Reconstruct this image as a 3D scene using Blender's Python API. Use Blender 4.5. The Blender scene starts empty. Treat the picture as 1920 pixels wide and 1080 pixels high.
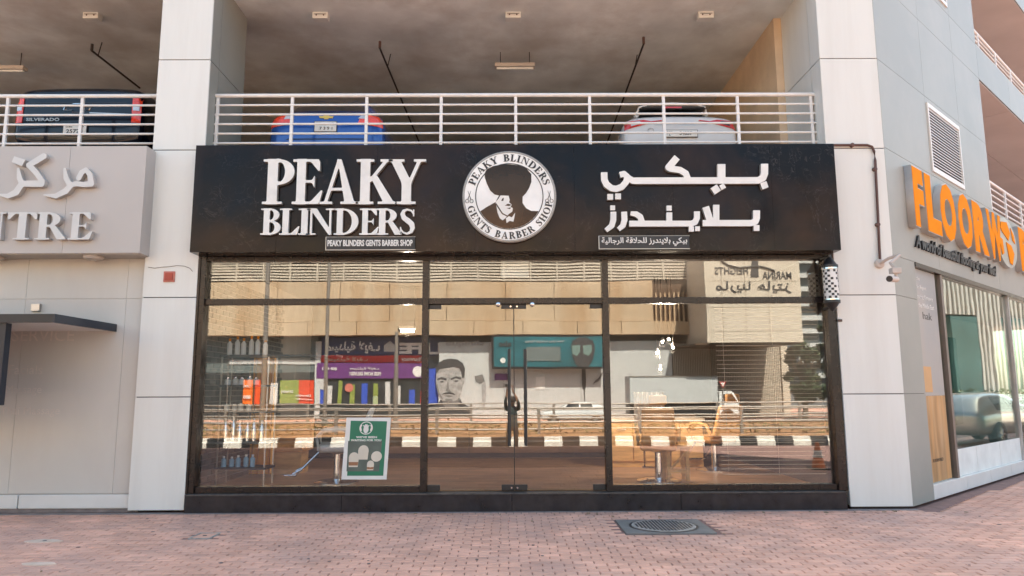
import bpy, bmesh, math, random
import numpy as np
from mathutils import Vector, Matrix, Euler
from mathutils.geometry import tessellate_polygon
from mathutils.bvhtree import BVHTree
R_ = math.radians
random.seed(7)
S = bpy.context.scene
COL = S.collection

# ------------------------------------------------------------------ camera
F = 1340.0
CAM = Vector((0, -10.0, 1.6))
PITCH, YAW, ROLL = 8.15, 0.3, 0.25
cd = bpy.data.cameras.new('camera'); cam = bpy.data.objects.new('camera', cd); COL.objects.link(cam)
CR = Matrix.Rotation(R_(-YAW), 3, 'Z') @ Matrix.Rotation(R_(90 + PITCH), 3, 'X') @ Matrix.Rotation(R_(-ROLL), 3, 'Z')
cam.matrix_world = Matrix.Translation(CAM) @ CR.to_4x4()
cd.sensor_width = 36; cd.lens = 36 * F / 1920; cd.clip_end = 600; cd.clip_start = .05
S.camera = cam
# ------------------------------------------------------------------ world, sun, exposure
SUN_EL, SUN_AZ = 57.0, 14.0          # the sun stands behind the building, a little to the right
w = bpy.data.worlds.new("World"); S.world = w; w.use_nodes = True
nt = w.node_tree
sky = nt.nodes.new('ShaderNodeTexSky'); sky.sky_type = 'NISHITA'; sky.sun_disc = False
sky.sun_elevation = R_(SUN_EL); sky.sun_rotation = R_(SUN_AZ); sky.dust_density = 3.0; sky.ozone_density = .8; sky.air_density = 1.0
bg = nt.nodes['Background']; bg.inputs[1].default_value = 0.10
sky_tint = nt.nodes.new('ShaderNodeMix'); sky_tint.data_type = 'RGBA'; sky_tint.blend_type = 'MULTIPLY'; sky_tint.inputs[0].default_value = 1
sky_tint.inputs[7].default_value = (.96, 1.01, .91, 1)      # tint put on the sky light to balance the colour cast
nt.links.new(sky.outputs[0], sky_tint.inputs[6]); nt.links.new(sky_tint.outputs[2], bg.inputs[0])
sl = bpy.data.lights.new('sun', 'SUN'); sl.energy = 5.0; sl.angle = R_(.5); sl.color = (1, .93, .80)
so = bpy.data.objects.new('sun', sl); COL.objects.link(so)
sd = Vector((math.sin(R_(SUN_AZ)) * math.cos(R_(SUN_EL)), math.cos(R_(SUN_AZ)) * math.cos(R_(SUN_EL)), math.sin(R_(SUN_EL))))
so.rotation_euler = sd.to_track_quat('Z', 'Y').to_euler()
so.location = (0, 0, 60)
S.view_settings.view_transform = 'Standard'; S.view_settings.look = 'None'
S.view_settings.exposure = 2.38; S.view_settings.gamma = 1; S.view_settings.use_curve_mapping = False
S.render.engine = 'CYCLES'
S.cycles.max_bounces = 10; S.cycles.diffuse_bounces = 5; S.cycles.glossy_bounces = 5
S.cycles.transparent_max_bounces = 24; S.cycles.caustics_reflective = False; S.cycles.caustics_refractive = False
S.cycles.use_denoising = True; S.cycles.sample_clamp_indirect = 6

# ------------------------------------------------------------------ measuring helpers (photo pixel -> point on a plane in the place)
def ray(px, py): return CR @ Vector(((px - 960) / F, -(py - 540) / F, -1))
def P(px, py, Y):
    d = ray(px, py); return CAM + d * ((Y - CAM.y) / d.y)
TILT = R_(0.42)                      # the shop panes lean very slightly
GN = Vector((0, -math.cos(TILT), -math.sin(TILT)))
def V(px, py, Y):                    # point on plane y=-Y in the street that the shop glass mirrors at that pixel
    d = ray(px, py); p = CAM + d * (-CAM.y / d.y)
    r = d - 2 * d.dot(GN) * GN
    return p + r * ((-Y - p.y) / r.y)

# ------------------------------------------------------------------ materials
def mat(name, col, rough=.6, metal=0., var=.08, scale=3., bump=0., bscale=40., spec=.5, coat=0., dirt=None, dirtamt=.3, dscale=1.2, stretch=(1, 1, 1), objrand=0.):
    m = bpy.data.materials.new(name); m.use_nodes = True
    n = m.node_tree; L = n.links.new; b = n.nodes['Principled BSDF']
    b.inputs['Roughness'].default_value = rough; b.inputs['Metallic'].default_value = metal
    b.inputs['Specular IOR Level'].default_value = spec; b.inputs['Coat Weight'].default_value = coat
    b.inputs['Coat Roughness'].default_value = .05
    geo = n.nodes.new('ShaderNodeNewGeometry'); mp = n.nodes.new('ShaderNodeMapping'); mp.inputs['Scale'].default_value = stretch
    L(geo.outputs['Position'], mp.inputs[0])
    nz = n.nodes.new('ShaderNodeTexNoise'); nz.inputs['Scale'].default_value = scale; nz.inputs['Detail'].default_value = 6
    L(mp.outputs[0], nz.inputs['Vector'])
    hsv = n.nodes.new('ShaderNodeHueSaturation'); hsv.inputs['Color'].default_value = (*col, 1)
    mr = n.nodes.new('ShaderNodeMapRange'); mr.inputs[1].default_value = .3; mr.inputs[2].default_value = .7
    mr.inputs[3].default_value = 1 - var; mr.inputs[4].default_value = 1 + var
    L(nz.outputs[0], mr.inputs[0])
    out = hsv.outputs[0]
    if objrand:
        oi = n.nodes.new('ShaderNodeObjectInfo'); at = n.nodes.new('ShaderNodeAttribute'); at.attribute_name = 'tint'
        ad = n.nodes.new('ShaderNodeMath'); ad.operation = 'ADD'; L(oi.outputs['Random'], ad.inputs[0]); L(at.outputs['Fac'], ad.inputs[1])
        fr = n.nodes.new('ShaderNodeMath'); fr.operation = 'FRACT'; L(ad.outputs[0], fr.inputs[0])
        m2 = n.nodes.new('ShaderNodeMapRange'); m2.inputs[3].default_value = 1 - objrand; m2.inputs[4].default_value = 1 + objrand
        L(fr.outputs[0], m2.inputs[0])
        mu = n.nodes.new('ShaderNodeMath'); mu.operation = 'MULTIPLY'; L(mr.outputs[0], mu.inputs[0]); L(m2.outputs[0], mu.inputs[1])
        L(mu.outputs[0], hsv.inputs['Value'])
    else: L(mr.outputs[0], hsv.inputs['Value'])
    if dirt:
        nd = n.nodes.new('ShaderNodeTexNoise'); nd.inputs['Scale'].default_value = dscale; nd.inputs['Detail'].default_value = 8; nd.inputs['Roughness'].default_value = .65
        L(mp.outputs[0], nd.inputs['Vector'])
        r2 = n.nodes.new('ShaderNodeMapRange'); r2.inputs[1].default_value = .45; r2.inputs[2].default_value = .75; r2.inputs[4].default_value = dirtamt
        L(nd.outputs[0], r2.inputs[0])
        mx = n.nodes.new('ShaderNodeMix'); mx.data_type = 'RGBA'; L(r2.outputs[0], mx.inputs[0]); L(out, mx.inputs[6]); mx.inputs[7].default_value = (*dirt, 1)
        out = mx.outputs[2]
    L(out, b.inputs['Base Color'])
    if bump:
        nb = n.nodes.new('ShaderNodeTexNoise'); nb.inputs['Scale'].default_value = bscale; nb.inputs['Detail'].default_value = 4
        L(mp.outputs[0], nb.inputs['Vector'])
        bp = n.nodes.new('ShaderNodeBump'); bp.inputs['Strength'].default_value = bump; bp.inputs['Distance'].default_value = .01
        L(nb.outputs[0], bp.inputs['Height']); L(bp.outputs[0], b.inputs['Normal'])
    return m

def emis(name, col, st):
    m = mat(name, col, .4); b = m.node_tree.nodes['Principled BSDF']
    b.inputs['Emission Color'].default_value = (*col, 1); b.inputs['Emission Strength'].default_value = st
    return m

def glassmat(name, tint, refl, wav=.35, wscale=.9, rough=0.0, fres=.5):
    m = bpy.data.materials.new(name); m.use_nodes = True; n = m.node_tree; L = n.links.new
    n.nodes.clear(); o = n.nodes.new('ShaderNodeOutputMaterial'); mx = n.nodes.new('ShaderNodeMixShader')
    tr = n.nodes.new('ShaderNodeBsdfTransparent'); tr.inputs[0].default_value = (*tint, 1)
    gl = n.nodes.new('ShaderNodeBsdfGlossy'); gl.inputs['Roughness'].default_value = rough; gl.inputs[0].default_value = (1, 1, 1, 1)
    lw = n.nodes.new('ShaderNodeLayerWeight'); lw.inputs[0].default_value = .35
    mr = n.nodes.new('ShaderNodeMapRange'); mr.inputs[3].default_value = refl; mr.inputs[4].default_value = min(1, refl + fres)
    L(lw.outputs['Fresnel'], mr.inputs[0]); L(mr.outputs[0], mx.inputs[0])
    geo = n.nodes.new('ShaderNodeNewGeometry')
    nb = n.nodes.new('ShaderNodeTexNoise'); nb.inputs['Scale'].default_value = wscale; nb.inputs['Detail'].default_value = 1.5
    mp = n.nodes.new('ShaderNodeMapping'); mp.inputs['Scale'].default_value = (1, 1, 1.6)
    L(geo.outputs['Position'], mp.inputs[0]); L(mp.outputs[0], nb.inputs['Vector'])
    bp = n.nodes.new('ShaderNodeBump'); bp.inputs['Strength'].default_value = 1; bp.inputs['Distance'].default_value = wav * .01
    L(nb.outputs[0], bp.inputs['Height']); L(bp.outputs[0], gl.inputs['Normal'])
    L(tr.outputs[0], mx.inputs[1]); L(gl.outputs[0], mx.inputs[2]); L(mx.outputs[0], o.inputs[0])
    return m

M = {}
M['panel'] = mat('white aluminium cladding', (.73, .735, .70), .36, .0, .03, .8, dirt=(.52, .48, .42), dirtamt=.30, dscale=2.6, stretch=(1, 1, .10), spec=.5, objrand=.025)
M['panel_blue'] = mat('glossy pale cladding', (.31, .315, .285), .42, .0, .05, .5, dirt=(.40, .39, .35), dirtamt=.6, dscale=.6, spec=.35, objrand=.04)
M['joint'] = mat('black sealant joint', (.035, .025, .025), .7)
M['wallpanel'] = mat('taupe wall panel', (.60, .58, .54), .5, .0, .04, .7, dirt=(.52, .475, .44), dirtamt=.6, dscale=.9, stretch=(1, 1, .4), objrand=.03)
M['signgrey'] = mat('grey sign panel', (.47, .44, .42), .42, .1, .04, .8)
M['lettergrey'] = mat('silver grey letter', (.60, .60, .59), .45, .1, .03)
M['letterwhite'] = mat('off white letter', (.78, .78, .75), .45, 0, .05, 5, dirt=(.45, .42, .38), dirtamt=.25, dscale=6)
M['letterside'] = mat('letter return', (.30, .29, .27), .5)
M['white'] = mat('white paint', (.74, .73, .70), .4, 0, .04)
M['rail'] = mat('white railing paint', (.78, .76, .74), .35, 0, .05, 6, dirt=(.5, .42, .36), dirtamt=.2, dscale=5)
M['black'] = mat('black plastic', (.02, .02, .022), .4)
M['frame'] = mat('dark brown aluminium', (.018, .013, .012), .26, .2, .2, 6, dirt=(.05, .03, .022), dirtamt=.4, dscale=4)
M['granite'] = mat('black granite', (.018, .018, .022), .22, 0, .4, 9, bump=.05, dirt=(.06, .05, .045), dirtamt=.5, dscale=3)
M['granite_top'] = mat('worn granite edge', (.07, .06, .055), .4, 0, .4, 14)
M['soffit'] = mat('stained concrete soffit', (.78, .80, .79), .85, 0, .22, .9, bump=.1, bscale=9, dirt=(.44, .38, .33), dirtamt=.75, dscale=.6)
M['soffit_r'] = mat('painted soffit', (.56, .52, .51), .8, 0, .08, .8)
M['concrete'] = mat('concrete', (.45, .40, .36), .85, 0, .12, 1.2, bump=.2, bscale=20)
M['tanwall'] = mat('tan rendered wall', (.74, .56, .38), .85, 0, .12, 1.1, dirt=(.30, .19, .12), dirtamt=.4, dscale=.7)
M['chrome'] = mat('chrome', (.7, .7, .7), .12, 1)
M['steel'] = mat('satin steel', (.5, .48, .46), .35, 1)
M['orange'] = mat('orange sign face', (.80, .26, .003), .6, 0, .06, 7, spec=.03)
M['taupebar'] = mat('taupe window bar', (.20, .165, .14), .4, .2)
M['oside'] = mat('brushed letter return', (.50, .49, .48), .38, .35, .12, 4)
M['redbox'] = mat('red alarm box', (.38, .06, .035), .5)
M['redbox_rim'] = mat('pink alarm surround', (.50, .16, .12), .5)
M['pipe'] = mat('brown conduit', (.11, .055, .045), .45, .3)
M['cctv'] = mat('beige camera housing', (.52, .45, .40), .45)
M['darkpipe'] = mat('dark sprinkler pipe', (.03, .018, .016), .6)
M['brick'] = mat('pink clay paver', (.68, .375, .275), .8, 0, .16, 1.6, bump=.3, bscale=60, dirt=(.36, .26, .235), dirtamt=.7, dscale=.6, objrand=.13)
M['sand'] = mat('joint sand', (.24, .14, .12), .95, 0, .2, 8)
M['mortar'] = mat('grey mortar strip', (.24, .20, .19), .9, 0, .25, 7, bump=.3, bscale=50)
M['iron'] = mat('cast iron', (.36, .33, .30), .6, .0, .25, 20, bump=.2, bscale=60)
M['mh_conc'] = mat('manhole concrete', (.20, .185, .17), .85, 0, .15, 5, bump=.25, bscale=50)
M['mh_light'] = mat('pale cement patch', (.66, .50, .40), .9, 0, .2, 6)
M['asphalt'] = mat('asphalt', (.11, .105, .10), .85, 0, .15, 1.5, bump=.3, bscale=80)
M['glass'] = glassmat('shop glass', (.985, .99, .985), .078, .10, .7, fres=.4)
M['glass2'] = glassmat('greenish shop glass', (.80, .90, .87), .19, .07, .9, fres=.4)
M['dglass'] = mat('dark car glass', (.012, .014, .016), .04, 0, 0, spec=.8, coat=1)

def signblack():
    m = mat('black marbled sign panel', (.016, .013, .013), .30, 0, .3, 1.5, spec=.2); n = m.node_tree; L = n.links.new; b = n.nodes['Principled BSDF']
    geo = n.nodes.new('ShaderNodeNewGeometry')
    def noise(s, d, dist=0, r=.5):
        q = n.nodes.new('ShaderNodeTexNoise'); q.inputs['Scale'].default_value = s; q.inputs['Detail'].default_value = d; q.inputs['Distortion'].default_value = dist; q.inputs['Roughness'].default_value = r
        L(geo.outputs['Position'], q.inputs['Vector']); return q.outputs[0]
    def ramp(src, a, c, lo, hi):
        q = n.nodes.new('ShaderNodeMapRange'); q.inputs[1].default_value = a; q.inputs[2].default_value = c; q.inputs[3].default_value = lo; q.inputs[4].default_value = hi
        L(src, q.inputs[0]); return q.outputs[0]
    def mix(f, A, B):
        q = n.nodes.new('ShaderNodeMix'); q.data_type = 'RGBA'; L(f, q.inputs[0])
        (L(A, q.inputs[6]) if hasattr(A, 'links') else setattr(q.inputs[6], 'default_value', (*A, 1))); q.inputs[7].default_value = (*B, 1); return q.outputs[2]
    c = mix(ramp(noise(.9, 5, .4), .42, .68, 0, .8), (.007, .006, .007), (.046, .023, .014))
    c = mix(ramp(noise(5, 6, 1.5, .7), .56, .8, 0, .35), c, (.05, .035, .028))
    v = n.nodes.new('ShaderNodeMath'); v.operation = 'SUBTRACT'; L(noise(2.6, 5, 2.6, .6), v.inputs[0]); v.inputs[1].default_value = .5
    ab = n.nodes.new('ShaderNodeMath'); ab.operation = 'ABSOLUTE'; L(v.outputs[0], ab.inputs[0])
    g = ramp(ab.outputs[0], 0, .008, 1, 0); msk = ramp(noise(1.7, 2), .5, .65, 0, .45)
    mu = n.nodes.new('ShaderNodeMath'); mu.operation = 'MULTIPLY'; L(g, mu.inputs[0]); L(msk, mu.inputs[1])
    c = mix(mu.outputs[0], c, (.16, .13, .12))
    L(c, b.inputs['Base Color']); L(ramp(noise(3, 4), .3, .7, .10, .26), b.inputs['Roughness'])
    return m
M['signblack'] = signblack()

# ------------------------------------------------------------------ object helpers
def base(o):
    m = Matrix.LocRotScale(o.location, o.rotation_euler, o.scale)
    return (base(o.parent) @ m) if o.parent else m
def tag(o, label=None, cat=None, group=None, kind=None):
    if label: o['label'] = label
    if cat: o['category'] = cat
    if group: o['group'] = group
    if kind: o['kind'] = kind
    return o
def thing(name, label, cat, loc=(0, 0, 0), rz=0, group=None):
    o = bpy.data.objects.new(name, None); COL.objects.link(o); o.location = loc; o.rotation_euler = (0, 0, rz)
    o.empty_display_size = .2
    return tag(o, label, cat, group)
def dup(o, loc=None, parent=None, rz=None):
    c = o.copy(); COL.objects.link(c)
    if parent: c.parent = parent
    if loc is not None: c.location = loc
    if rz is not None: c.rotation_euler = (0, 0, rz)
    for ch in list(o.children): dup(ch, None, c)
    return c
I4 = Matrix.Identity(4)
class MB:
    def __init__(s, xf=None): s.v = []; s.f = []; s.xf = xf; s.mi = []; s.cur = 0
    def add(s, vs, fs):
        k = len(s.v)
        s.v += [tuple(s.xf @ Vector(q)) if s.xf else tuple(q) for q in vs]
        s.f += [tuple(k + i for i in f) for f in fs]; s.mi += [s.cur] * len(fs); return s
    def box(s, x0, x1, y0, y1, z0, z1):
        return s.add([(x, y, z) for z in (z0, z1) for y in (y0, y1) for x in (x0, x1)],
                     [(0, 2, 3, 1), (4, 5, 7, 6), (0, 1, 5, 4), (2, 6, 7, 3), (0, 4, 6, 2), (1, 3, 7, 5)])
    def hexa(s, p):   # 8 points: 4 bottom, 4 top, same winding
        return s.add(p, [(3, 2, 1, 0), (4, 5, 6, 7), (0, 1, 5, 4), (1, 2, 6, 5), (2, 3, 7, 6), (3, 0, 4, 7)])
    def prism(s, pts, o, u, v, n, d):   # polygon pts (a,b) in frame o+a*u+b*v, pushed d along n
        o, u, v, n = map(Vector, (o, u, v, n)); k = len(pts)
        A = [o + u * a + v * b for a, b in pts]; B = [q + n * d for q in A]
        tri = tessellate_polygon([[Vector((a, b, 0)) for a, b in pts]])
        return s.add(A + B, [tuple(t) for t in tri] + [tuple(k + i for i in reversed(t)) for t in tri] + [(i, (i + 1) % k, k + (i + 1) % k, k + i) for i in range(k)])
    def tube(s, pts, r, n=8, cap=True):
        pts = [Vector(p) for p in pts]; rr = r if isinstance(r, (list, tuple)) else [r] * len(pts)
        vs = []; fs = []; ref = None
        for i, p in enumerate(pts):
            t = (pts[min(i + 1, len(pts) - 1)] - pts[max(i - 1, 0)]).normalized()
            if ref is None: ref = Vector((0, 0, 1)) if abs(t.z) < .9 else Vector((1, 0, 0))
            a = t.cross(ref).normalized(); b = t.cross(a).normalized(); ref = a.cross(t) if False else ref
            if a.length < .1: a = Vector((1, 0, 0)); b = t.cross(a)
            for k in range(n):
                th = 2 * math.pi * k / n; vs.append(p + (a * math.cos(th) + b * math.sin(th)) * rr[i])
        for i in range(len(pts) - 1):
            for k in range(n): fs.append((i * n + k, i * n + (k + 1) % n, (i + 1) * n + (k + 1) % n, (i + 1) * n + k))
        if cap: fs += [tuple(reversed(range(n))), tuple(range((len(pts) - 1) * n, len(pts) * n))]
        return s.add(vs, fs)
    def lathe(s, o, ax, prof, n=20):   # prof: (radius, distance along ax)
        o = Vector(o); ax = Vector(ax).normalized(); a = ax.orthogonal().normalized(); b = ax.cross(a); vs = []; fs = []
        for r, h in prof:
            for k in range(n):
                th = 2 * math.pi * k / n; vs.append(o + ax * h + (a * math.cos(th) + b * math.sin(th)) * max(r, 1e-4))
        for i in range(len(prof) - 1):
            for k in range(n): fs.append((i * n + k, i * n + (k + 1) % n, (i + 1) * n + (k + 1) % n, (i + 1) * n + k))
        fs += [tuple(reversed(range(n))), tuple(range((len(prof) - 1) * n, len(prof) * n))]
        return s.add(vs, fs)
    def build(s, name, m, parent=None, smooth=False, bevel=0., fix=True, seg=2, kind=None, label=None, cat=None, group=None, angle=35):
        me = bpy.data.meshes.new(name)
        inv = base(parent).inverted() if parent else None
        me.from_pydata([tuple(inv @ Vector(q)) if inv else q for q in s.v], [], s.f)
        if fix:
            bm = bmesh.new(); bm.from_mesh(me); bmesh.ops.recalc_face_normals(bm, faces=bm.faces); bm.to_mesh(me); bm.free()
        ms = m if isinstance(m, (list, tuple)) else [m]
        for q in ms: me.materials.append(M[q] if isinstance(q, str) else q)
        if len(ms) > 1:
            for p, i in zip(me.polygons, s.mi): p.material_index = i
        if smooth:
            for p in me.polygons: p.use_smooth = True
            me.set_sharp_from_angle(angle=R_(angle))
        o = bpy.data.objects.new(name, me); COL.objects.link(o)
        if parent: o.parent = parent
        if bevel:
            b = o.modifiers.new('bevel', 'BEVEL'); b.width = bevel; b.segments = seg; b.limit_method = 'ANGLE'; b.angle_limit = R_(40)
        if smooth == 'sub':
            q = o.modifiers.new('sub', 'SUBSURF'); q.levels = 2; q.render_levels = 2
        return tag(o, label, cat, group, kind)
def box(name, m, b, parent=None, xf=None, **k): return MB(xf).box(*b).build(name, m, parent, **k)

# ------------------------------------------------------------------ lettering: shapes as distance fields -> outlines -> solid letters
def _seg(X, Y, ax, ay, bx, by):
    dx, dy = bx - ax, by - ay; L2 = dx * dx + dy * dy + 1e-12
    t = np.clip(((X - ax) * dx + (Y - ay) * dy) / L2, 0, 1); return np.hypot(X - ax - t * dx, Y - ay - t * dy), t
def f_poly(X, Y, pts):
    d = np.full(X.shape, 1e9); ins = np.zeros(X.shape, bool); n = len(pts)
    for i in range(n):
        (ax, ay), (bx, by) = pts[i], pts[(i + 1) % n]
        d = np.minimum(d, _seg(X, Y, ax, ay, bx, by)[0])
        if ay != by:
            c = ((ay > Y) != (by > Y)) & (X < (bx - ax) * (Y - ay) / (by - ay) + ax); ins ^= c
    return np.where(ins, -d, d)
def f_box(X, Y, x0, x1, y0, y1):
    qx = np.abs(X - (x0 + x1) / 2) - (x1 - x0) / 2; qy = np.abs(Y - (y0 + y1) / 2) - (y1 - y0) / 2
    return np.hypot(np.maximum(qx, 0), np.maximum(qy, 0)) + np.minimum(np.maximum(qx, qy), 0)
def f_line(X, Y, pts, w, flat=False):
    d = np.full(X.shape, 1e9); ws = w if isinstance(w, (list, tuple)) else [w] * len(pts)
    for i in range(len(pts) - 1):
        q, t = _seg(X, Y, *pts[i], *pts[i + 1]); q = q - (ws[i] * (1 - t) + ws[i + 1] * t) / 2
        if flat and i in (0, len(pts) - 2):
            (ax, ay), (bx, by) = pts[i], pts[i + 1]; L_ = math.hypot(bx - ax, by - ay); u = ((X - ax) * (bx - ax) + (Y - ay) * (by - ay)) / L_
            if i == 0: q = np.maximum(q, -u)
            if i == len(pts) - 2: q = np.maximum(q, u - L_)
        d = np.minimum(d, q)
    return d
def f_ell(X, Y, cx, cy, rx, ry):
    k = np.hypot((X - cx) / rx, (Y - cy) / ry); return (k - 1) * min(rx, ry)
def f_bowl(X, Y, cx, cy, rx, ry, tx, ty, x0=-9, x1=9, y0=-9, y1=9):
    d = np.maximum(f_ell(X, Y, cx, cy, rx, ry), -f_ell(X, Y, cx, cy, rx - tx, ry - ty))
    return np.maximum(d, f_box(X, Y, x0, x1, y0, y1))
def smin(a, b, k=.03):
    h = np.clip(.5 + .5 * (b - a) / k, 0, 1); return b * (1 - h) + a * h - k * h * (1 - h)
def outlines(fn, x0, x1, y0, y1, n=90):
    st = max(x1 - x0, y1 - y0) / n; xs = np.arange(x0 - 2 * st, x1 + 3 * st, st); ys = np.arange(y0 - 2 * st, y1 + 3 * st, st)
    X, Y = np.meshgrid(xs, ys); D = fn(X, Y); D[0, :] = D[-1, :] = D[:, 0] = D[:, -1] = st; D = np.where(np.abs(D) < 1e-9, 1e-9, D); I = D < 0
    code = I[:-1, :-1] * 1 + I[:-1, 1:] * 2 + I[1:, 1:] * 4 + I[1:, :-1] * 8
    nxt = {}; pt = {}
    def edge(j, i, e):
        if e == 0: a, b = (j, i), (j, i + 1)
        elif e == 1: a, b = (j, i + 1), (j + 1, i + 1)
        elif e == 2: a, b = (j + 1, i), (j + 1, i + 1)
        else: a, b = (j, i), (j + 1, i)
        k = (a, b)
        if k not in pt:
            da, db = D[a], D[b]; t = da / (da - db)
            pt[k] = (xs[a[1]] + (xs[b[1]] - xs[a[1]]) * t, ys[a[0]] + (ys[b[0]] - ys[a[0]]) * t)
        return k
    T = {1: [(3, 0)], 2: [(0, 1)], 3: [(3, 1)], 4: [(1, 2)], 5: [(3, 0), (1, 2)], 6: [(0, 2)], 7: [(3, 2)], 8: [(2, 3)], 9: [(2, 0)], 10: [(0, 1), (2, 3)], 11: [(2, 1)], 12: [(1, 3)], 13: [(1, 0)], 14: [(0, 3)]}
    for j, i in zip(*np.nonzero((code > 0) & (code < 15))):
        for a, b in T[int(code[j, i])]: nxt[edge(j, i, a)] = edge(j, i, b)
    loops = []
    while nxt:
        s0, c = next(iter(nxt.items())); del nxt[s0]; lp = [pt[s0]]
        while c != s0 and c in nxt: lp.append(pt[c]); c = nxt.pop(c)
        if len(lp) > 5:
            q = simplify(lp, st * .16)
            if len(q) > 2: loops.append(q)
    return loops
def simplify(lp, eps):
    def dp(a):
        if len(a) < 3: return a
        p, q = np.array(a[0]), np.array(a[-1]); A = np.array(a[1:-1]); d = q - p; L = np.hypot(*d) + 1e-12
        h = np.abs(d[0] * (A[:, 1] - p[1]) - d[1] * (A[:, 0] - p[0])) / L if L > 1e-9 else np.hypot(*(A - p).T)
        k = int(h.argmax())
        if h[k] < eps: return [a[0], a[-1]]
        return dp(a[:k + 2])[:-1] + dp(a[k + 1:])
    m = int(np.argmax([math.hypot(x - lp[0][0], y - lp[0][1]) for x, y in lp]))
    return dp(lp[:m + 1])[:-1] + dp(lp[m:] + [lp[0]])[:-1]
def fill2d(loops):
    from mathutils.geometry import delaunay_2d_cdt
    pts = [Vector(p) for lp in loops for p in lp]; ed = []; off = 0
    for lp in loops:
        ed += [(off + i, off + (i + 1) % len(lp)) for i in range(len(lp))]; off += len(lp)
    vo, eo, fo, ov, oe, of = delaunay_2d_cdt(pts, ed, [], 0, 1e-7)
    back = [o[0] if o else None for o in ov]; out = []
    for f in fo:
        if any(back[i] is None for i in f): continue
        c = sum((vo[i] for i in f), Vector((0, 0))) / 3; r = False
        for lp in loops:
            for i in range(len(lp)):
                (ax, ay), (bx, by) = lp[i], lp[(i + 1) % len(lp)]
                if (ay > c.y) != (by > c.y) and c.x < (bx - ax) * (c.y - ay) / (by - ay) + ax: r = not r
        if r: out.append(tuple(back[i] for i in f))
    return out
def solid(mb, loops, place, n, d, side_mi=None):
    """loops in 2D; place(x,y)->Vector on the back plane; pushed d along n. front face uses current material slot"""
    tris = fill2d(loops)
    flat = [place(x, y) for lp in loops for x, y in lp]; n = Vector(n); k = len(flat); c0 = mb.cur
    mb.add(flat + [q + n * d for q in flat], [tuple(k + i for i in t) for t in tris])
    b0 = len(mb.v) - 2 * k; sides = []; off = 0
    for lp in loops:
        m = len(lp); sides += [(b0 + off + i, b0 + off + (i + 1) % m, b0 + off + k + (i + 1) % m, b0 + off + k + i) for i in range(m)]; off += m
    sides += [tuple(b0 + i for i in t) for t in tris]
    mb.f += sides; mb.mi += [side_mi if side_mi is not None else c0] * len(sides)
    return mb

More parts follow.
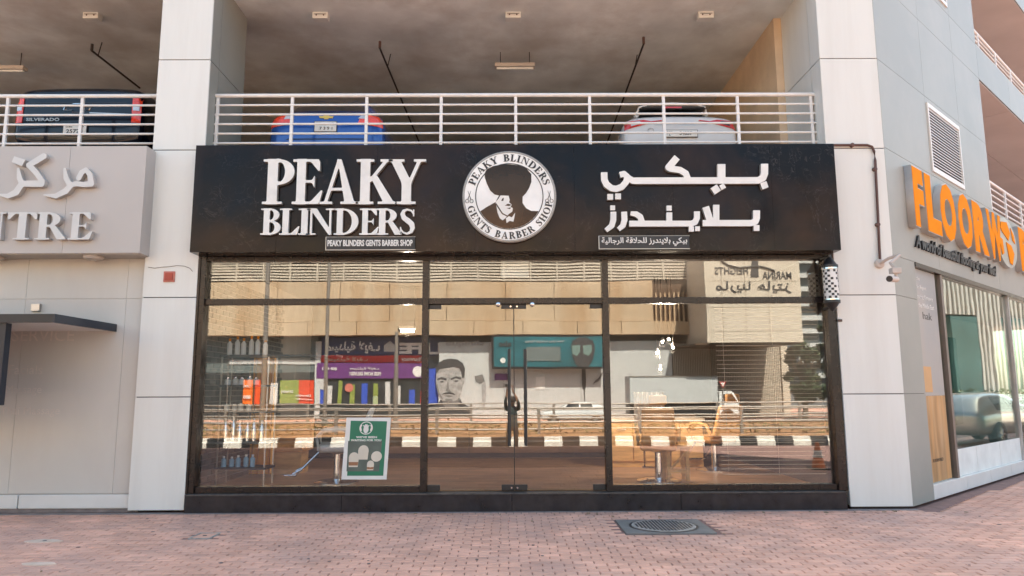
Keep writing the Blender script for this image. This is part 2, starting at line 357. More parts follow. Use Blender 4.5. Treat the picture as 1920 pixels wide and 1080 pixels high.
def U(*fs, k=.03):
    def g(X, Y):
        d = fs[0](X, Y)
        for q in fs[1:]: d = smin(d, q(X, Y), k)
        return d
    return g
B = lambda *a: (lambda X, Y: f_box(X, Y, *a))
Q = lambda *p: (lambda X, Y: f_poly(X, Y, p))
O = lambda *a, **k: (lambda X, Y: f_bowl(X, Y, *a, **k))
LN = lambda p, w: (lambda X, Y: f_line(X, Y, p, w))
LF = lambda p, w: (lambda X, Y: f_line(X, Y, p, w, True))
sf = .055
GL = {   # heavy old-style serif capitals, unit height: (width, field)
 'P': (.62, U(B(.09, .29, 0, 1), B(0, .39, 0, sf), B(0, .3, 1 - sf, 1), O(.31, .715, .31, .285, .19, .06, x0=.27), B(.27, .33, .94, 1), B(.27, .33, .43, .49))),
 'R': (.74, U(B(.09, .28, 0, 1), B(0, .37, 0, sf), B(0, .3, 1 - sf, 1), O(.30, .735, .31, .265, .19, .06, x0=.27), B(.27, .33, .94, 1), B(.27, .33, .47, .53), Q((.33, .52), (.50, .50), (.76, sf), (.76, 0), (.56, 0)))),
 'B': (.66, U(B(.09, .28, 0, 1), B(0, .32, 0, sf), B(0, .3, 1 - sf, 1), O(.30, .755, .29, .245, .18, .055, x0=.27), O(.30, .27, .35, .27, .20, .06, x0=.27), B(.27, .33, .945, 1), B(.27, .33, .49, .54), B(.27, .33, 0, .06))),
 'D': (.80, U(B(.09, .28, 0, 1), B(0, .32, 0, sf), B(0, .3, 1 - sf, 1), O(.28, .5, .50, .5, .21, .06, x0=.27))),
 'E': (.66, U(B(.09, .28, 0, 1), B(0, .58, 0, sf), B(0, .56, 1 - sf, 1), B(.27, .46, .475, .53), Q((.42, .53), (.48, .64), (.48, .36), (.42, .475)), Q((.38, .95), (.58, .96), (.59, .74), (.55, .74)), Q((.40, .05), (.60, .04), (.66, .30), (.62, .30)))),
 'A': (.80, U(Q((.36, 1.0), (.44, 1.0), (.74, .03), (.53, .03)), Q((.36, 1.0), (.42, .93), (.16, .03), (.09, .03)), B(.20, .56, .30, .36), B(0, .27, 0, sf), B(.44, .82, 0, sf))),
 'K': (.78, U(B(.09, .29, 0, 1), B(0, .37, 0, sf), B(0, .37, 1 - sf, 1), Q((.58, .97), (.67, .97), (.31, .49), (.26, .53)), Q((.30, .60), (.44, .63), (.80, .03), (.58, .03)), B(.50, .76, 1 - sf, 1), B(.46, .84, 0, sf))),
 'Y': (.78, U(B(.29, .49, 0, .5), B(.19, .59, 0, sf), Q((.05, .97), (.26, .97), (.49, .50), (.40, .36), (.30, .45)), Q((.62, .97), (.70, .97), (.49, .46), (.42, .48)), B(0, .34, 1 - sf, 1), B(.54, .80, 1 - sf, 1))),
 'L': (.62, U(B(.09, .28, 0, 1), B(0, .54, 0, sf), B(0, .37, 1 - sf, 1), Q((.36, .05), (.56, .04), (.62, .32), (.58, .32)))),
 'I': (.38, U(B(.09, .28, 0, 1), B(0, .37, 0, sf), B(0, .37, 1 - sf, 1))),
 'N': (.84, U(B(.11, .17, 0, 1), B(.67, .73, 0, 1), Q((.09, 1), (.30, 1), (.73, .14), (.73, 0), (.66, 0)), B(0, .28, 0, sf), B(0, .26, 1 - sf, 1), B(.56, .84, 1 - sf, 1))),
 'T': (.70, U(B(.26, .45, 0, 1), B(.16, .55, 0, sf), B(0, .70, 1 - sf, 1), Q((0, .96), (.18, .96), (.05, .74), (0, .74)), Q((.70, .96), (.52, .96), (.65, .74), (.70, .74)))),
 'S': (.54, U(LN([(.47, .80), (.40, .92), (.26, .965), (.13, .91), (.09, .78), (.15, .64), (.28, .54), (.41, .42), (.45, .26), (.40, .11), (.26, .035), (.12, .09), (.04, .22)], [.04, .06, .07, .11, .15, .18, .20, .19, .16, .11, .07, .06, .04]), B(.46, .50, .70, .97), B(.01, .05, .03, .30))),
 'G': (.82, U(O(.42, .5, .42, .5, .20, .06, x1=.60), B(.57, .75, .06, .44), B(.48, .84, .42, .42 + sf), Q((.56, .97), (.60, .90), (.70, .70), (.74, .70), (.74, .99), (.70, .99)), LN([(.56, .04), (.68, .10)], .10))),
 'H': (.84, U(B(.09, .28, 0, 1), B(.56, .75, 0, 1), B(.2, .6, .47, .53), B(0, .37, 0, sf), B(0, .37, 1 - sf, 1), B(.47, .84, 0, sf), B(.47, .84, 1 - sf, 1))),
 'C': (.80, U(O(.42, .5, .42, .5, .20, .06, x1=.62), Q((.56, .97), (.60, .90), (.70, .70), (.74, .70), (.74, .99), (.70, .99)), Q((.56, .04), (.60, .11), (.72, .28), (.76, .26), (.66, .06)))),
 'O': (.84, O(.42, .5, .42, .5, .20, .055)),
}
_gc = {}
def glyph(ch):
    if ch not in _gc:
        wd, fn = GL[ch]; _gc[ch] = outlines(fn, -.02, wd + .02, -.02, 1.02, 84)
    return _gc[ch]
def strokes(mb, fields, bbox, place, n, d, side_mi=None, res=220):
    lp = outlines(U(*fields, k=.001), *bbox, n=res)
    # group holes with their outer loop
    def area(l): return .5 * sum(l[i][0] * l[(i + 1) % len(l)][1] - l[(i + 1) % len(l)][0] * l[i][1] for i in range(len(l)))
    def inside(p, l):
        r = False
        for i in range(len(l)):
            (ax, ay), (bx, by) = l[i], l[(i + 1) % len(l)]
            if (ay > p[1]) != (by > p[1]) and p[0] < (bx - ax) * (p[1] - ay) / (by - ay) + ax: r = not r
        return r
    for l in lp:
        if sum(inside(l[0], q) for q in lp if q is not l) % 2: continue
        solid(mb, [l] + [q for q in lp if q is not l and inside(q[0], l) and sum(inside(q[0], z) for z in lp if z is not q) == 1], place, n, d, side_mi)
    return mb
def text(name, body, m, origin, right, up, height, depth, parent, width=None, bold=0., align='L', shear=0., spacing=1., label=None, track_center=False):
    """printed or raised line of sans lettering: origin = lower left corner of the line"""
    cu = bpy.data.curves.new(name, 'FONT'); cu.body = body; cu.offset = bold; cu.extrude = .02; cu.shear = shear; cu.space_character = spacing; cu.resolution_u = 3
    ob = bpy.data.objects.new(name, cu); COL.objects.link(ob)
    bpy.context.view_layer.update(); me = bpy.data.meshes.new_from_object(ob.evaluated_get(bpy.context.evaluated_depsgraph_get()))
    bpy.data.objects.remove(ob); bpy.data.curves.remove(cu)
    vs = [v.co.copy() for v in me.vertices]
    if not vs: return None
    x0 = min(v.x for v in vs); x1 = max(v.x for v in vs); y0 = min(v.y for v in vs); y1 = max(v.y for v in vs)
    sy = height / (y1 - y0); sx = (width / (x1 - x0)) if width else sy
    r = Vector(right).normalized(); u = Vector(up).normalized(); n = r.cross(u); o0 = Vector(origin)
    inv = base(parent).inverted() if parent else I4
    for v in me.vertices:
        c = v.co; v.co = inv @ (o0 + r * ((c.x - x0) * sx) + u * ((c.y - y0) * sy) + n * ((c.z + .02) / .04 * depth))
    me.name = name; me.materials.clear(); me.materials.append(M[m] if isinstance(m, str) else m)
    for p in me.polygons: p.material_index = 0
    o = bpy.data.objects.new(name, me); COL.objects.link(o); o.parent = parent
    if label: o['label'] = label
    return o
# right-to-left words in joined letter forms, stored left to right
AR_SHOP = '\ufe91\ufef4\ufedc\ufef2 \ufe91\ufefc\ufef3\ufee8\ufeaa\ufead\ufeaf \ufedf\ufee0\ufea4\ufefc\ufed7\ufe94 \ufe8d\ufedf\ufeae\ufe9f\ufe8e\ufedf\ufef4\ufe94'[::-1]
AR_MARINA = '\ufee3\ufe8e\ufead\ufef3\ufee8\ufe8e \ufeeb\ufe8e\ufef3\ufe98\ufeb0'[::-1]
AR_PHARM = '\ufebb\ufef4\ufeaa\ufedf\ufef4\ufe94 \ufefb\ufef3\ufed2'[::-1]

# ================================================================== GROUND
XL, XR, YP = -4.34, 4.58, -.12
AZ = R_(47.6)
WO = Vector((5.42, YP, 0)); WD = Vector((math.sin(AZ), math.cos(AZ), 0)); WN = Vector((math.cos(AZ), -math.sin(AZ), 0))
WX = Matrix(((WD.x, WN.x, 0, WO.x), (WD.y, WN.y, 0, WO.y), (0, 0, 1, 0), (0, 0, 0, 1)))   # (s along wall, t out of wall, z)
pave = box('pavement', 'sand', (-30, 60, -9.3, 40, -.6, -.012), kind='structure')
def wall_side(x, y):     # >0 : in front of the buildings
    if x < 5.42: return YP - y
    return (Vector((x, y, 0)) - WO).dot(WN)
bl, bw = .2, .1
MHX0, MHX1, MHY0, MHY1 = *(sorted([P(1165, 985, -1).x * 1.0, P(1325, 985, -1).x])), -.98, -.30
def gp(px, py, z=0):
    d = ray(px, py); return CAM + d * ((z - CAM.z) / d.z)
mh = [gp(1150, 975), gp(1178, 1001), gp(1337, 998), gp(1308, 972)]
MHX0, MHX1 = mh[0].x, mh[2].x; MHY0, MHY1 = mh[1].y, mh[0].y
MHX0 = (mh[0].x + mh[1].x) / 2; MHX1 = (mh[2].x + mh[3].x) / 2
sq = [gp(352, 1010), gp(415, 999)]; SQX0, SQX1, SQY0, SQY1 = sq[0].x, sq[1].x, sq[0].y, sq[1].y
SQX0, SQX1 = min(SQX0, SQX1), max(SQX0, SQX1)
bricks = []
j = 0; y = -.34
while y > -4.6:
    x = -8.2 + (bl / 2 if j % 2 else 0) + random.uniform(-.012, .012)
    while x < 11:
        bricks.append((x, y, bl)); x += bl
    y -= bw; j += 1
j = 0; y = -.24
while y < 9:
    x = 4.2 + (bl / 2 if j % 2 == 0 else 0)
    while x < 22:
        if x > 5.5 and wall_side(x + bl / 2, y) > .22 and (x + .1 - 0) < (y + 10) * 1.0 + 2: bricks.append((x, y, bl))
        x += bl
    y += bw; j += 1
x = XL - 4
def hole(x, y):
    cx, cy = x + bl / 2, y - bw / 2
    return (MHX0 - .08 < cx < MHX1 + .08 and MHY0 - .04 < cy < MHY1 + .04) or (SQX0 - .02 < cx < SQX1 + .02 and SQY0 - .02 < cy < SQY1 + .02)
bricks = [b for b in bricks if not hole(b[0], b[1])]
def visible(x, y):
    q = CR.transposed() @ (Vector((x, y, 0)) - CAM); return abs(q.x / -q.z) * F < 965 and (-q.y / -q.z) * F < 545
vis = [b for b in bricks if visible(b[0] + .1, b[1] - .05)]
vis.sort(key=lambda b: (Vector((b[0] + .1, b[1], 0)) - CAM).length); first = set(vis[:300])
def brick_mesh(mb, x, y, L, z, tx, ty):
    g = .0045; e = .007; x0, x1, y0, y1 = x + g, x + L - g, y - bw + g, y - g
    zz = lambda a, b: z + tx * (a - x) + ty * (b - y)
    lo = [(x0, y0, -.03), (x1, y0, -.03), (x1, y1, -.03), (x0, y1, -.03)]
    mid = [(a, b, zz(a, b) - e) for a, b in ((x0, y0), (x1, y0), (x1, y1), (x0, y1))]
    top = [(a, b, zz(a, b)) for a, b in ((x0 + e, y0 + e), (x1 - e, y0 + e), (x1 - e, y1 - e), (x0 + e, y1 - e))]
    k = [(0, 1, 5, 4), (1, 2, 6, 5), (2, 3, 7, 6), (3, 0, 4, 7), (4, 5, 9, 8), (5, 6, 10, 9), (6, 7, 11, 10), (7, 4, 8, 11), (8, 9, 10, 11)]
    mb.add(lo + mid + top, k)
variants = []
for q in range(6):
    mb = MB(); brick_mesh(mb, 0, 0, bl, random.uniform(-.0015, .002), random.uniform(-.012, .012), random.uniform(-.02, .02))
    o = mb.build('brick', 'brick'); variants.append(o.data); bpy.data.objects.remove(o)
rest = MB(); tints = []
for b in bricks:
    if b in first:
        o = bpy.data.objects.new('brick', random.choice(variants)); COL.objects.link(o); o.parent = pave; o.location = (b[0], b[1], 0)
    elif visible(b[0] + .1, b[1] - .05) or random.random() < 1:
        brick_mesh(rest, b[0], b[1], b[2], random.uniform(-.002, .002), random.uniform(-.012, .012), random.uniform(-.02, .02)); tints += [random.random()] * 9
o = rest.build('brick_paving', 'brick', pave, fix=False, kind='stuff')
a = o.data.attributes.new('tint', 'FLOAT', 'FACE'); a.data.foreach_set('value', tints)
# soldier row and mortar strip along the shop step
box('mortar_strip', 'mortar', (XL - 4.5, 5.46, -.225, -.10, -.05, .004), pave)
row = MB(); x = XL - 4
while x < 5.4:
    row.box(x + .004, x + .096, -.335, -.235, -.03, .001 + random.uniform(-.002, .002)); x += .1
o = row.build('edge_brick_row', 'brick', pave, kind='stuff')
a = o.data.attributes.new('tint', 'FLOAT', 'FACE'); a.data.foreach_set('value', [v for q in range(len(o.data.polygons) // 6) for v in [random.random()] * 6])

# manhole, inspection cover, cement patches
t = thing('manhole_cover', 'round dark cast iron manhole cover set in a square concrete surround in the brick pavement', 'manhole', ((MHX0 + MHX1) / 2, (MHY0 + MHY1) / 2, 0))
cx, cy = (MHX0 + MHX1) / 2, (MHY0 + MHY1) / 2
box('concrete_surround', 'mh_conc', (MHX0, MHX1, MHY0, MHY1, -.03, .006), t, bevel=.004)
rr = min((MHX1 - MHX0), (MHY1 - MHY0)) / 2 * .86
rx_ = abs(gp(1304, 985).x - gp(1183, 985).x) / 2
rr = min(rx_, (MHY1 - MHY0) * .46)
MB().lathe((cx, cy, 0), (0, 0, 1), [(rr * 1.06, .0), (rr * 1.06, .010), (rr * 1.0, .011), (rr * 1.0, .004)], 48).build('iron_rim', 'black', t)
lid = MB().lathe((cx, cy, 0), (0, 0, 1), [(rr * .98, .0), (rr * .98, .013), (rr * .95, .015)], 48).build('lid', 'iron', t)
st = MB()
for a_ in range(-9, 10):
    for b_ in range(-9, 10):
        ux, uy = a_ * rr / 9.6, b_ * rr / 9.6
        if math.hypot(ux, uy) < rr * .86: st.box(cx + ux - rr * .03, cx + ux + rr * .03, cy + uy - rr * .03, cy + uy + rr * .03, .014, .018)
st.build('tread_studs', 'black', lid, kind='stuff')
t = thing('inspection_cover', 'small square brick-filled inspection cover left of the manhole', 'drain cover', ((SQX0 + SQX1) / 2, (SQY0 + SQY1) / 2, 0))
f = MB(); e = .018
for b4 in ((SQX0, SQX1, SQY0, SQY0 + e), (SQX0, SQX1, SQY1 - e, SQY1), (SQX0, SQX0 + e, SQY0 + e, SQY1 - e), (SQX1 - e, SQX1, SQY0 + e, SQY1 - e)): f.box(*b4, -.03, .004)
f.build('iron_frame', 'iron', t); box('brick_infill', 'brick', (SQX0 + e + .01, SQX1 - e - .01, SQY0 + e + .01, SQY1 - e - .01, -.03, .0), t, bevel=.004)
box('lifting_eye', 'black', ((SQX0 + SQX1) / 2 - .02, (SQX0 + SQX1) / 2 + .02, (SQY0 + SQY1) / 2 - .012, (SQY0 + SQY1) / 2 + .012, -.01, .004), t)
for (px, py, sx, sy, lab) in ((82, 1015, .20, .10, 'pale cement patch with a dark hole, farther of two on the left pavement'), (72, 1058, .17, .07, 'pale cement patch at the lower left, nearer of two')):
    c = gp(px, py, .0); t = thing('cement_patch', lab, 'cement patch', c)
    pts = [(sx * math.cos(a_) * random.uniform(.75, 1.1), sy * math.sin(a_) * random.uniform(.75, 1.1)) for a_ in [i * math.pi / 8 for i in range(16)]]
    MB().prism(pts, (c.x, c.y, -.01), (1, 0, 0), (0, 1, 0), (0, 0, 1), .016).build('cement', 'mh_light', t, bevel=.004)
    if py < 1030: MB().lathe((c.x + .01, c.y, .004), (0, 0, 1), [(.022, 0), (.022, .0042)], 14).build('hole', 'black', t)

sp = MB(); rnd = random.Random(3)
for i in range(60):
    x = rnd.uniform(-5.5, 7.5); y = rnd.uniform(-4.3, -.45); rr_ = rnd.uniform(.008, .022)
    if hole(x - .1, y + .05): continue
    sp.prism([(rr_ * rnd.uniform(.7, 1.2) * math.cos(k * .785), rr_ * rnd.uniform(.7, 1.2) * math.sin(k * .785)) for k in range(8)], (x, y, .0015), (1, 0, 0), (0, 1, 0), (0, 0, 1), .0025)
M['gum'] = mat('old chewing gum', (.12, .10, .095), .8); sp.build('gum_spots', 'gum', pave, kind='stuff')
lf = MB()
for i in range(26):
    x = rnd.uniform(-4.3, 8); y = rnd.uniform(-.42, -.24) if i < 18 else rnd.uniform(-3.5, -.5); a = rnd.uniform(0, 6.3); L_ = rnd.uniform(.015, .04)
    ca, sa = math.cos(a), math.sin(a); q = [(x + u * ca - v * sa, y + u * sa + v * ca) for u, v in ((-L_, 0), (0, L_ * .35), (L_, 0), (0, -L_ * .35))]
    lf.add([(a_, b_, .004) for a_, b_ in q] + [(a_, b_, .004 + rnd.uniform(.004, .012)) for a_, b_ in q], [(3, 2, 1, 0), (4, 5, 6, 7), (0, 1, 5, 4), (1, 2, 6, 5), (2, 3, 7, 6), (3, 0, 4, 7)])
M['dryleaf'] = mat('dry leaf litter', (.30, .22, .13), .8, objrand=.2); tag(lf.build('leaf_litter', 'dryleaf'), 'scattered dry leaf litter along the foot of the shop', 'litter', kind='stuff')

# ================================================================== CAR PARK STRUCTURE
ZF, ZC = 4.90, 7.76
box('car_park_floor', 'concrete', (-16, 4.58, .02, 14, 4.62, ZF), kind='structure')
box('car_park_ceiling', 'soffit', (-16, 4.62, .0, 14, ZC, ZC + .28), kind='structure')
box('car_park_back_wall', 'tanwall', (-16, 4.6, 14.0, 14.2, ZF, ZC), kind='structure')
box('car_park_side_wall', 'tanwall', (4.46, 4.60, 1.21, 14, ZF, ZC), kind='structure')
box('car_park_end_wall', 'tanwall', (-16.2, -16, .0, 14, 0, ZC), kind='structure')
box('car_park_column', 'tanwall', (P(515, 200, 5.6).x, P(543, 200, 5.6).x, 5.6, 6.1, ZF, ZC), kind='structure')
cb = MB(); cb.prism([(-16, .3), (5.3, .3), (5.3 + 14 * WD.x, .3 + 14 * WD.y), (5.3 + 14 * WD.x, 22), (-16, 22)], (0, 0, 13.4), (1, 0, 0), (0, 1, 0), (0, 0, 1), 1.7)
cb.build('upper_sun_block', 'panel', kind='structure')  # unseen upper storeys added to block the sun; their height sets the shadow edge
box('upper_sun_block_wall', 'panel', (-16, 5.3, .05, .3, ZC + .28, 13.4), kind='structure')  # unseen front of the same added sun block

# ================================================================== PILLARS
JZ = [.03, 1.53, 2.90, 5.03, 6.40, 8.3]
g = .006
def cladding(t, xa, xb, right):
    box('core', 'joint', (xa + .012, xb - .012, YP + .012, 1.19, .05, 8.3), t)
    for a, b in zip(JZ, JZ[1:]):
        box('cladding_panel', 'panel', (xa, xb, YP, YP + .03, a + g, b - g), t, bevel=.003)
    for a, b in zip(JZ, JZ[1:]):
        if b < 5: continue
        for (ya, yb) in ((YP + .032, .20), (.212, 1.2)):
            s = (xb - .03, xb, ya, yb) if not right else (xa, xa + .03, ya, yb)
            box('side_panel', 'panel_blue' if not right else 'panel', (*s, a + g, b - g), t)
t = thing('clad_pillar', 'pale clad pillar left of the barber shop with a red box on it', 'pillar', ((-5.09 + XL) / 2, .5, 0)); pillar_l = t
cladding(t, -5.09, XL - .002, False)
t = thing('corner_pillar', 'pale clad corner pillar right of the barber shop under the security camera', 'pillar', (5.0, .5, 0)); pillar_r = t
cladding(t, XL + 8.922, 5.42, True)
box('inner_corner_panel', 'panel', (4.584, 4.614, YP + .032, .0, .05, 5.0), t)
box('base_gap', 'joint', (4.6, 5.38, YP + .03, 0, 0, .05), t)

# ================================================================== RIGHT WING WALL
rw = thing('side_wing', 'pale bluish glossy clad side wing with louvres receding on the right', 'building', (5.42, YP, 0)); 
core = MB(WX); core.box(.04, 5.48, -.5, -.014, 3.50, 13.4); core.box(2.5, 5.48, -3.5, -.501, 5.02, 13.4); core.build('wall_core', 'joint', rw)
JW = [3.47, 5.05, 6.40, 7.76, 8.50, 9.9, 11.4, 13.4]; JS = [.004, 2.0, 3.82, 5.50]
LV = [(2.06, 3.74, 5.12, 6.30), (2.2, 3.74, 8.62, 9.7)]
for i, (a, b) in enumerate(zip(JW, JW[1:])):
    for k, (s0, s1) in enumerate(zip(JS, JS[1:])):
        if k == 1 and i in (1, 4): continue
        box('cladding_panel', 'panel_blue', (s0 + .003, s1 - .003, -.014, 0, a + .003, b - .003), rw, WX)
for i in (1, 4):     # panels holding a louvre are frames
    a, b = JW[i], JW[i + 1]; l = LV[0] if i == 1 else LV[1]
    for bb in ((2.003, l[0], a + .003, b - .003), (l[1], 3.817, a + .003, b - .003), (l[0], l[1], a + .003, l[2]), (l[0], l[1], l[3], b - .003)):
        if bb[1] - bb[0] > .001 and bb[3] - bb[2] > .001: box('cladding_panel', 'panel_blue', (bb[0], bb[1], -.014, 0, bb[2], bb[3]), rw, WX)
for (s0, s1, a, b), lab in zip(LV, ('white louvred vent above the orange letters', 'white louvred vent high up at the top edge')):
    c = WX @ Vector(((s0 + s1) / 2, 0, a)); lv = thing('louvre_vent', lab, 'vent', c, 0, 'louvred vents on the side wing')
    fr = MB(WX); w_ = .07
    for q in ((s0, s1, a, a + w_), (s0, s1, b - w_, b), (s0, s0 + w_ * .6, a + w_, b - w_), (s1 - w_ * .6, s1, a + w_, b - w_)): fr.box(q[0], q[1], -.013, .02, q[2], q[3])
    fr.build('vent_frame', 'white', lv); box('duct_back', 'black', (s0, s1, -.20, -.18, a, b), lv, WX)
    n = 20; h = (b - a - 2 * w_) / n
    for i in range(n):
        z = a + w_ + i * h; sl_ = MB(WX); sl_.hexa([(s0 + .045, -.03, z + h * .62), (s1 - .045, -.03, z + h * .62), (s1 - .045, .012, z + h * .12), (s0 + .045, .012, z + h * .12), (s0 + .045, -.03, z + h * .72), (s1 - .045, -.03, z + h * .72), (s1 - .045, .012, z + h * .42), (s0 + .045, .012, z + h * .42)]); sl_.build('slat', 'white', lv)
# lower pillar part of the wing (beside the corner)
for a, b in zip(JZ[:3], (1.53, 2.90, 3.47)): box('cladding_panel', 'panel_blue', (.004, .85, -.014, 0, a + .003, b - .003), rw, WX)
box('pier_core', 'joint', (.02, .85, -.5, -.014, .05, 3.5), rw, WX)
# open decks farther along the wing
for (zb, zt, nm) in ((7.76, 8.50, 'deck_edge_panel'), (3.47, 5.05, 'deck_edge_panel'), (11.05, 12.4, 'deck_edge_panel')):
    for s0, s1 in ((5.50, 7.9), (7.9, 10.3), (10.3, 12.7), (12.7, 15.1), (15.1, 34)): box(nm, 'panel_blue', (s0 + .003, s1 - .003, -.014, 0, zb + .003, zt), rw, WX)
    box('edge_core', 'joint', (5.48, 34, -.2, -.015, zb + .02, zt - .02), rw, WX)
box('opening_reveal', 'white', (5.44, 5.498, -.6, -.015, 5.05, 13.4), rw, WX)
for zb in (7.76, 11.05):   # ceilings over the decks: soffit strip and inner slab
    box('beam_soffit', 'soffit_r', (5.5, 7.9, -1.2, -.02, zb - .02, zb - .005), rw, WX); box('beam_soffit', 'soffit_r', (7.915, 34, -1.2, -.02, zb - .02, zb - .005), rw, WX)
    box('deck_ceiling', 'soffit_r', (5.5, 34, -9, -1.215, zb - .02, zb + .3), rw, WX)
box('deck_floor', 'concrete', (5.5, 34, -9, -.2, 4.6, 5.0), rw, WX); box('deck_floor', 'concrete', (5.5, 34, -9, -.2, 8.1, 8.45), rw, WX)
box('deck_back_wall', 'wallpanel', (5.5, 34, -7.2, -7, 5.0, 11), rw, WX)
box('deck_column', 'wallpanel', (9.4, 10.1, -3.0, -2.4, 5.0, 11), rw, WX)

# ================================================================== RAILINGS
def railing(label, xf, s0, s1, z0, z1, ts, y, posts, group):
    c = (xf or I4) @ Vector(((s0 + s1) / 2, y, z0)); t = thing('railing', label, 'railing', c, 0, group)
    r = .022
    MB(xf).tube([(s0, y, z1), (s1, y, z1)], .030, 12).build('top_rail', 'rail', t, smooth=True)
    zs = [z1 - (z1 - z0) * k / 5 for k in range(1, 6)]
    for z in zs: MB(xf).tube([(s0, y, z), (s1, y, z)], .0165, 8).build('rail', 'rail', t, smooth=True)
    for p in posts: MB(xf).box(p - .022, p + .022, y - .012, y + .030, ZF - .1 if z0 > 5 and z0 < 5.4 and not xf else z0 - .12, z1 - .02).build('post', 'rail', t, bevel=.004)
    return t
RG = 'white tube railings along the open parking decks'
posts = [P(px, 220, .15).x for px in (407, 547, 687, 827, 967, 1106, 1245, 1384, 1522)]
railing('long white metal railing above the black shop sign', None, P(403, 178, .15).x, P(1528, 178, .15).x, 5.225, 5.96, 6, .15, posts, RG)
posts = [P(px, 220, .15).x for px in (-420, -280, -133, 12, 152)]
railing('white metal railing above the grey sign on the left', None, -10, -5.0, 5.225, 5.96, 6, .15, posts, RG)
railing('white railing on the upper right deck', WX, 5.50, 12.5, 8.56, 9.07, 6, -.15, [6.3, 7.62, 8.9, 10.2, 11.5], RG)
railing('white railing on the right deck behind the orange letters', WX, 5.50, 12.5, 5.12, 5.78, 6, -.15, [6.05, 7.2, 8.5, 9.8, 11.1], RG)

# ================================================================== CEILING FITTINGS
for i, (px, py) in enumerate(((174, 30), (602, 30), (962, 29), (1322, 29))):
    yy = 1.05; c = P(px, py, yy); hw = .125
    lab = ['above the railing of the left bay', 'right next to the left clad pillar', 'above the middle of the barber shop sign', 'nearest the corner pillar on the right'][i]
    t = thing('hanging_sensor', 'small white ceiling-hung box ' + lab, 'sensor', (c.x, yy, ZC), 0, 'small boxes hanging from the deck ceiling')
    box('housing', 'white', (c.x - hw, c.x + hw, yy - .07, yy + .07, c.z - .075, c.z + .045), t, bevel=.006)
    for s in (-1, 1):
        MB().tube([(c.x + s * .085, yy, c.z + .04), (c.x + s * .085, yy, ZC)], .007, 6).build('rod', 'white', t)
        MB().lathe((c.x + s * .06, yy - .07, c.z - .02), (0, -1, 0), [(.012, -.002), (.012, .006)], 10).build('screw', 'pipe', t)
    box('bracket', 'steel', (c.x - .1, c.x + .1, yy - .076, yy - .071, c.z - .012, c.z + .004), t)
for s_, z_, lab in ((8.0, 10.0, 'small white box hanging in the upper right deck opening'), (7.9, 7.0, 'small white box hanging in the lower right deck opening')):
    c = WX @ Vector((s_, -2.0, z_)); t = thing('hanging_sensor', lab, 'sensor', c, 0, 'small boxes hanging from the deck ceiling')
    h = MB(WX).box(s_ - .12, s_ + .12, -2.06, -1.94, z_ - .08, z_ + .07).build('housing', 'white', t)
    for q in (-.08, .08): MB(WX).tube([(s_ + q, -2, z_ + .06), (s_ + q, -2, (7.74 if z_ < 8 else 11.0))], .008, 6).build('rod', 'white', t)
for (px0, px1, py, lab) in ((-60, 48, 130, 'fluorescent tube fitting on the ceiling at the left edge'), (928, 1003, 125, 'fluorescent tube fitting on the ceiling above the middle of the shop')):
    yy = 2.4; a = P(px0, py, yy); b = P(px1, py, yy); t = thing('ceiling_light', lab, 'ceiling light', ((a.x + b.x) / 2, yy, ZC), 0, 'tube lights under the deck ceiling')
    box('fitting', 'cctv', (a.x, b.x, yy - .07, yy + .07, a.z - .02, a.z + .05), t, bevel=.01)
    MB().tube([(a.x + .03, yy, a.z - .03), (b.x - .03, yy, a.z - .03)], .026, 10).build('diffuser', 'white', t, smooth=True)
    for q in (a.x + .1, b.x - .1): MB().tube([(q, yy, a.z + .05), (q, yy, ZC)], .008, 6).build('hanger', 'darkpipe', t)
def pipe(label, a, b, r, stub):
    t = thing('sprinkler_pipe', label, 'pipe', (a.x, a.y, ZC), 0, 'thin sprinkler pipes under the deck ceiling')
    MB().tube([a, b], r, 8).build('pipe_run', 'darkpipe', t, smooth=True)
    MB().tube([a, a + Vector((0, 0, .12))], r * 1.3, 8).build('sprinkler_head', 'pipe' if stub else 'darkpipe', t)
    m = a.lerp(b, .12); MB().tube([m, (m.x + .05, m.y, ZC)], .009, 6).build('hanger', 'darkpipe', t)
def cp(px, py, z):
    d = ray(px, py); return CAM + d * ((z - CAM.z) / d.z)
pipe('thin dark pipe under the ceiling of the left bay', cp(172, 95, ZC - .25), cp(262, 165, ZC - .25), .018, False)
pipe('thin dark sprinkler pipe above the blue car', cp(712, 90, ZC - .25), cp(800, 300, ZC - .25), .018, True)
pipe('thin dark sprinkler pipe left of the white car', cp(1207, 82, ZC - .25), cp(1115, 330, ZC - .25), .018, True)

# ================================================================== LEFT WALL, SIGN, CANOPY
lw = thing('panelled_wall', 'taupe panelled wall at the left below the grey sign', 'wall', (-7, 0, 0))
xs = [-10.5, P(52, 520, 0).x, P(240, 520, 0).x, -5.10]
for a, b in zip(xs, xs[1:]):
    box('wall_panel', 'wallpanel', (a + .002, b - .002, 0, .03, 2.903, 3.60), lw); box('wall_panel', 'wallpanel', (a + .002, b - .002, 0, .03, .245, 2.898), lw)
box('wall_core', 'signgrey', (-10.5, -5.095, .012, .3, .1, 4.9), lw)
sk = P(32, 950, -.05).x
for a, b in ((-9, sk - .008), (sk + .008, -5.105)): box('plinth_stone', 'white', (a, b, -.05, .0, .05, .232), lw, bevel=.012)
box('plinth_base', 'mortar', (-9, -5.0, -.03, 0, 0, .06), lw)
M['ghost'] = mat('paler unfaded paint', (.66, .61, .56), .5, 0, .1, 9)
for body, px, py, hh in (('SERVICE', 22, 640, .17), ('Facials', 16, 702, .13), ('Massage', 10, 742, .14), ('Thai Massage', 0, 782, .14)):
    p_ = P(px, py, 0); text('faded_lettering', body, 'ghost', (p_.x, -.0005, p_.z), (1, 0, 0), (0, 0, 1), hh, .0012, lw, label='faint ghost of removed lettering')

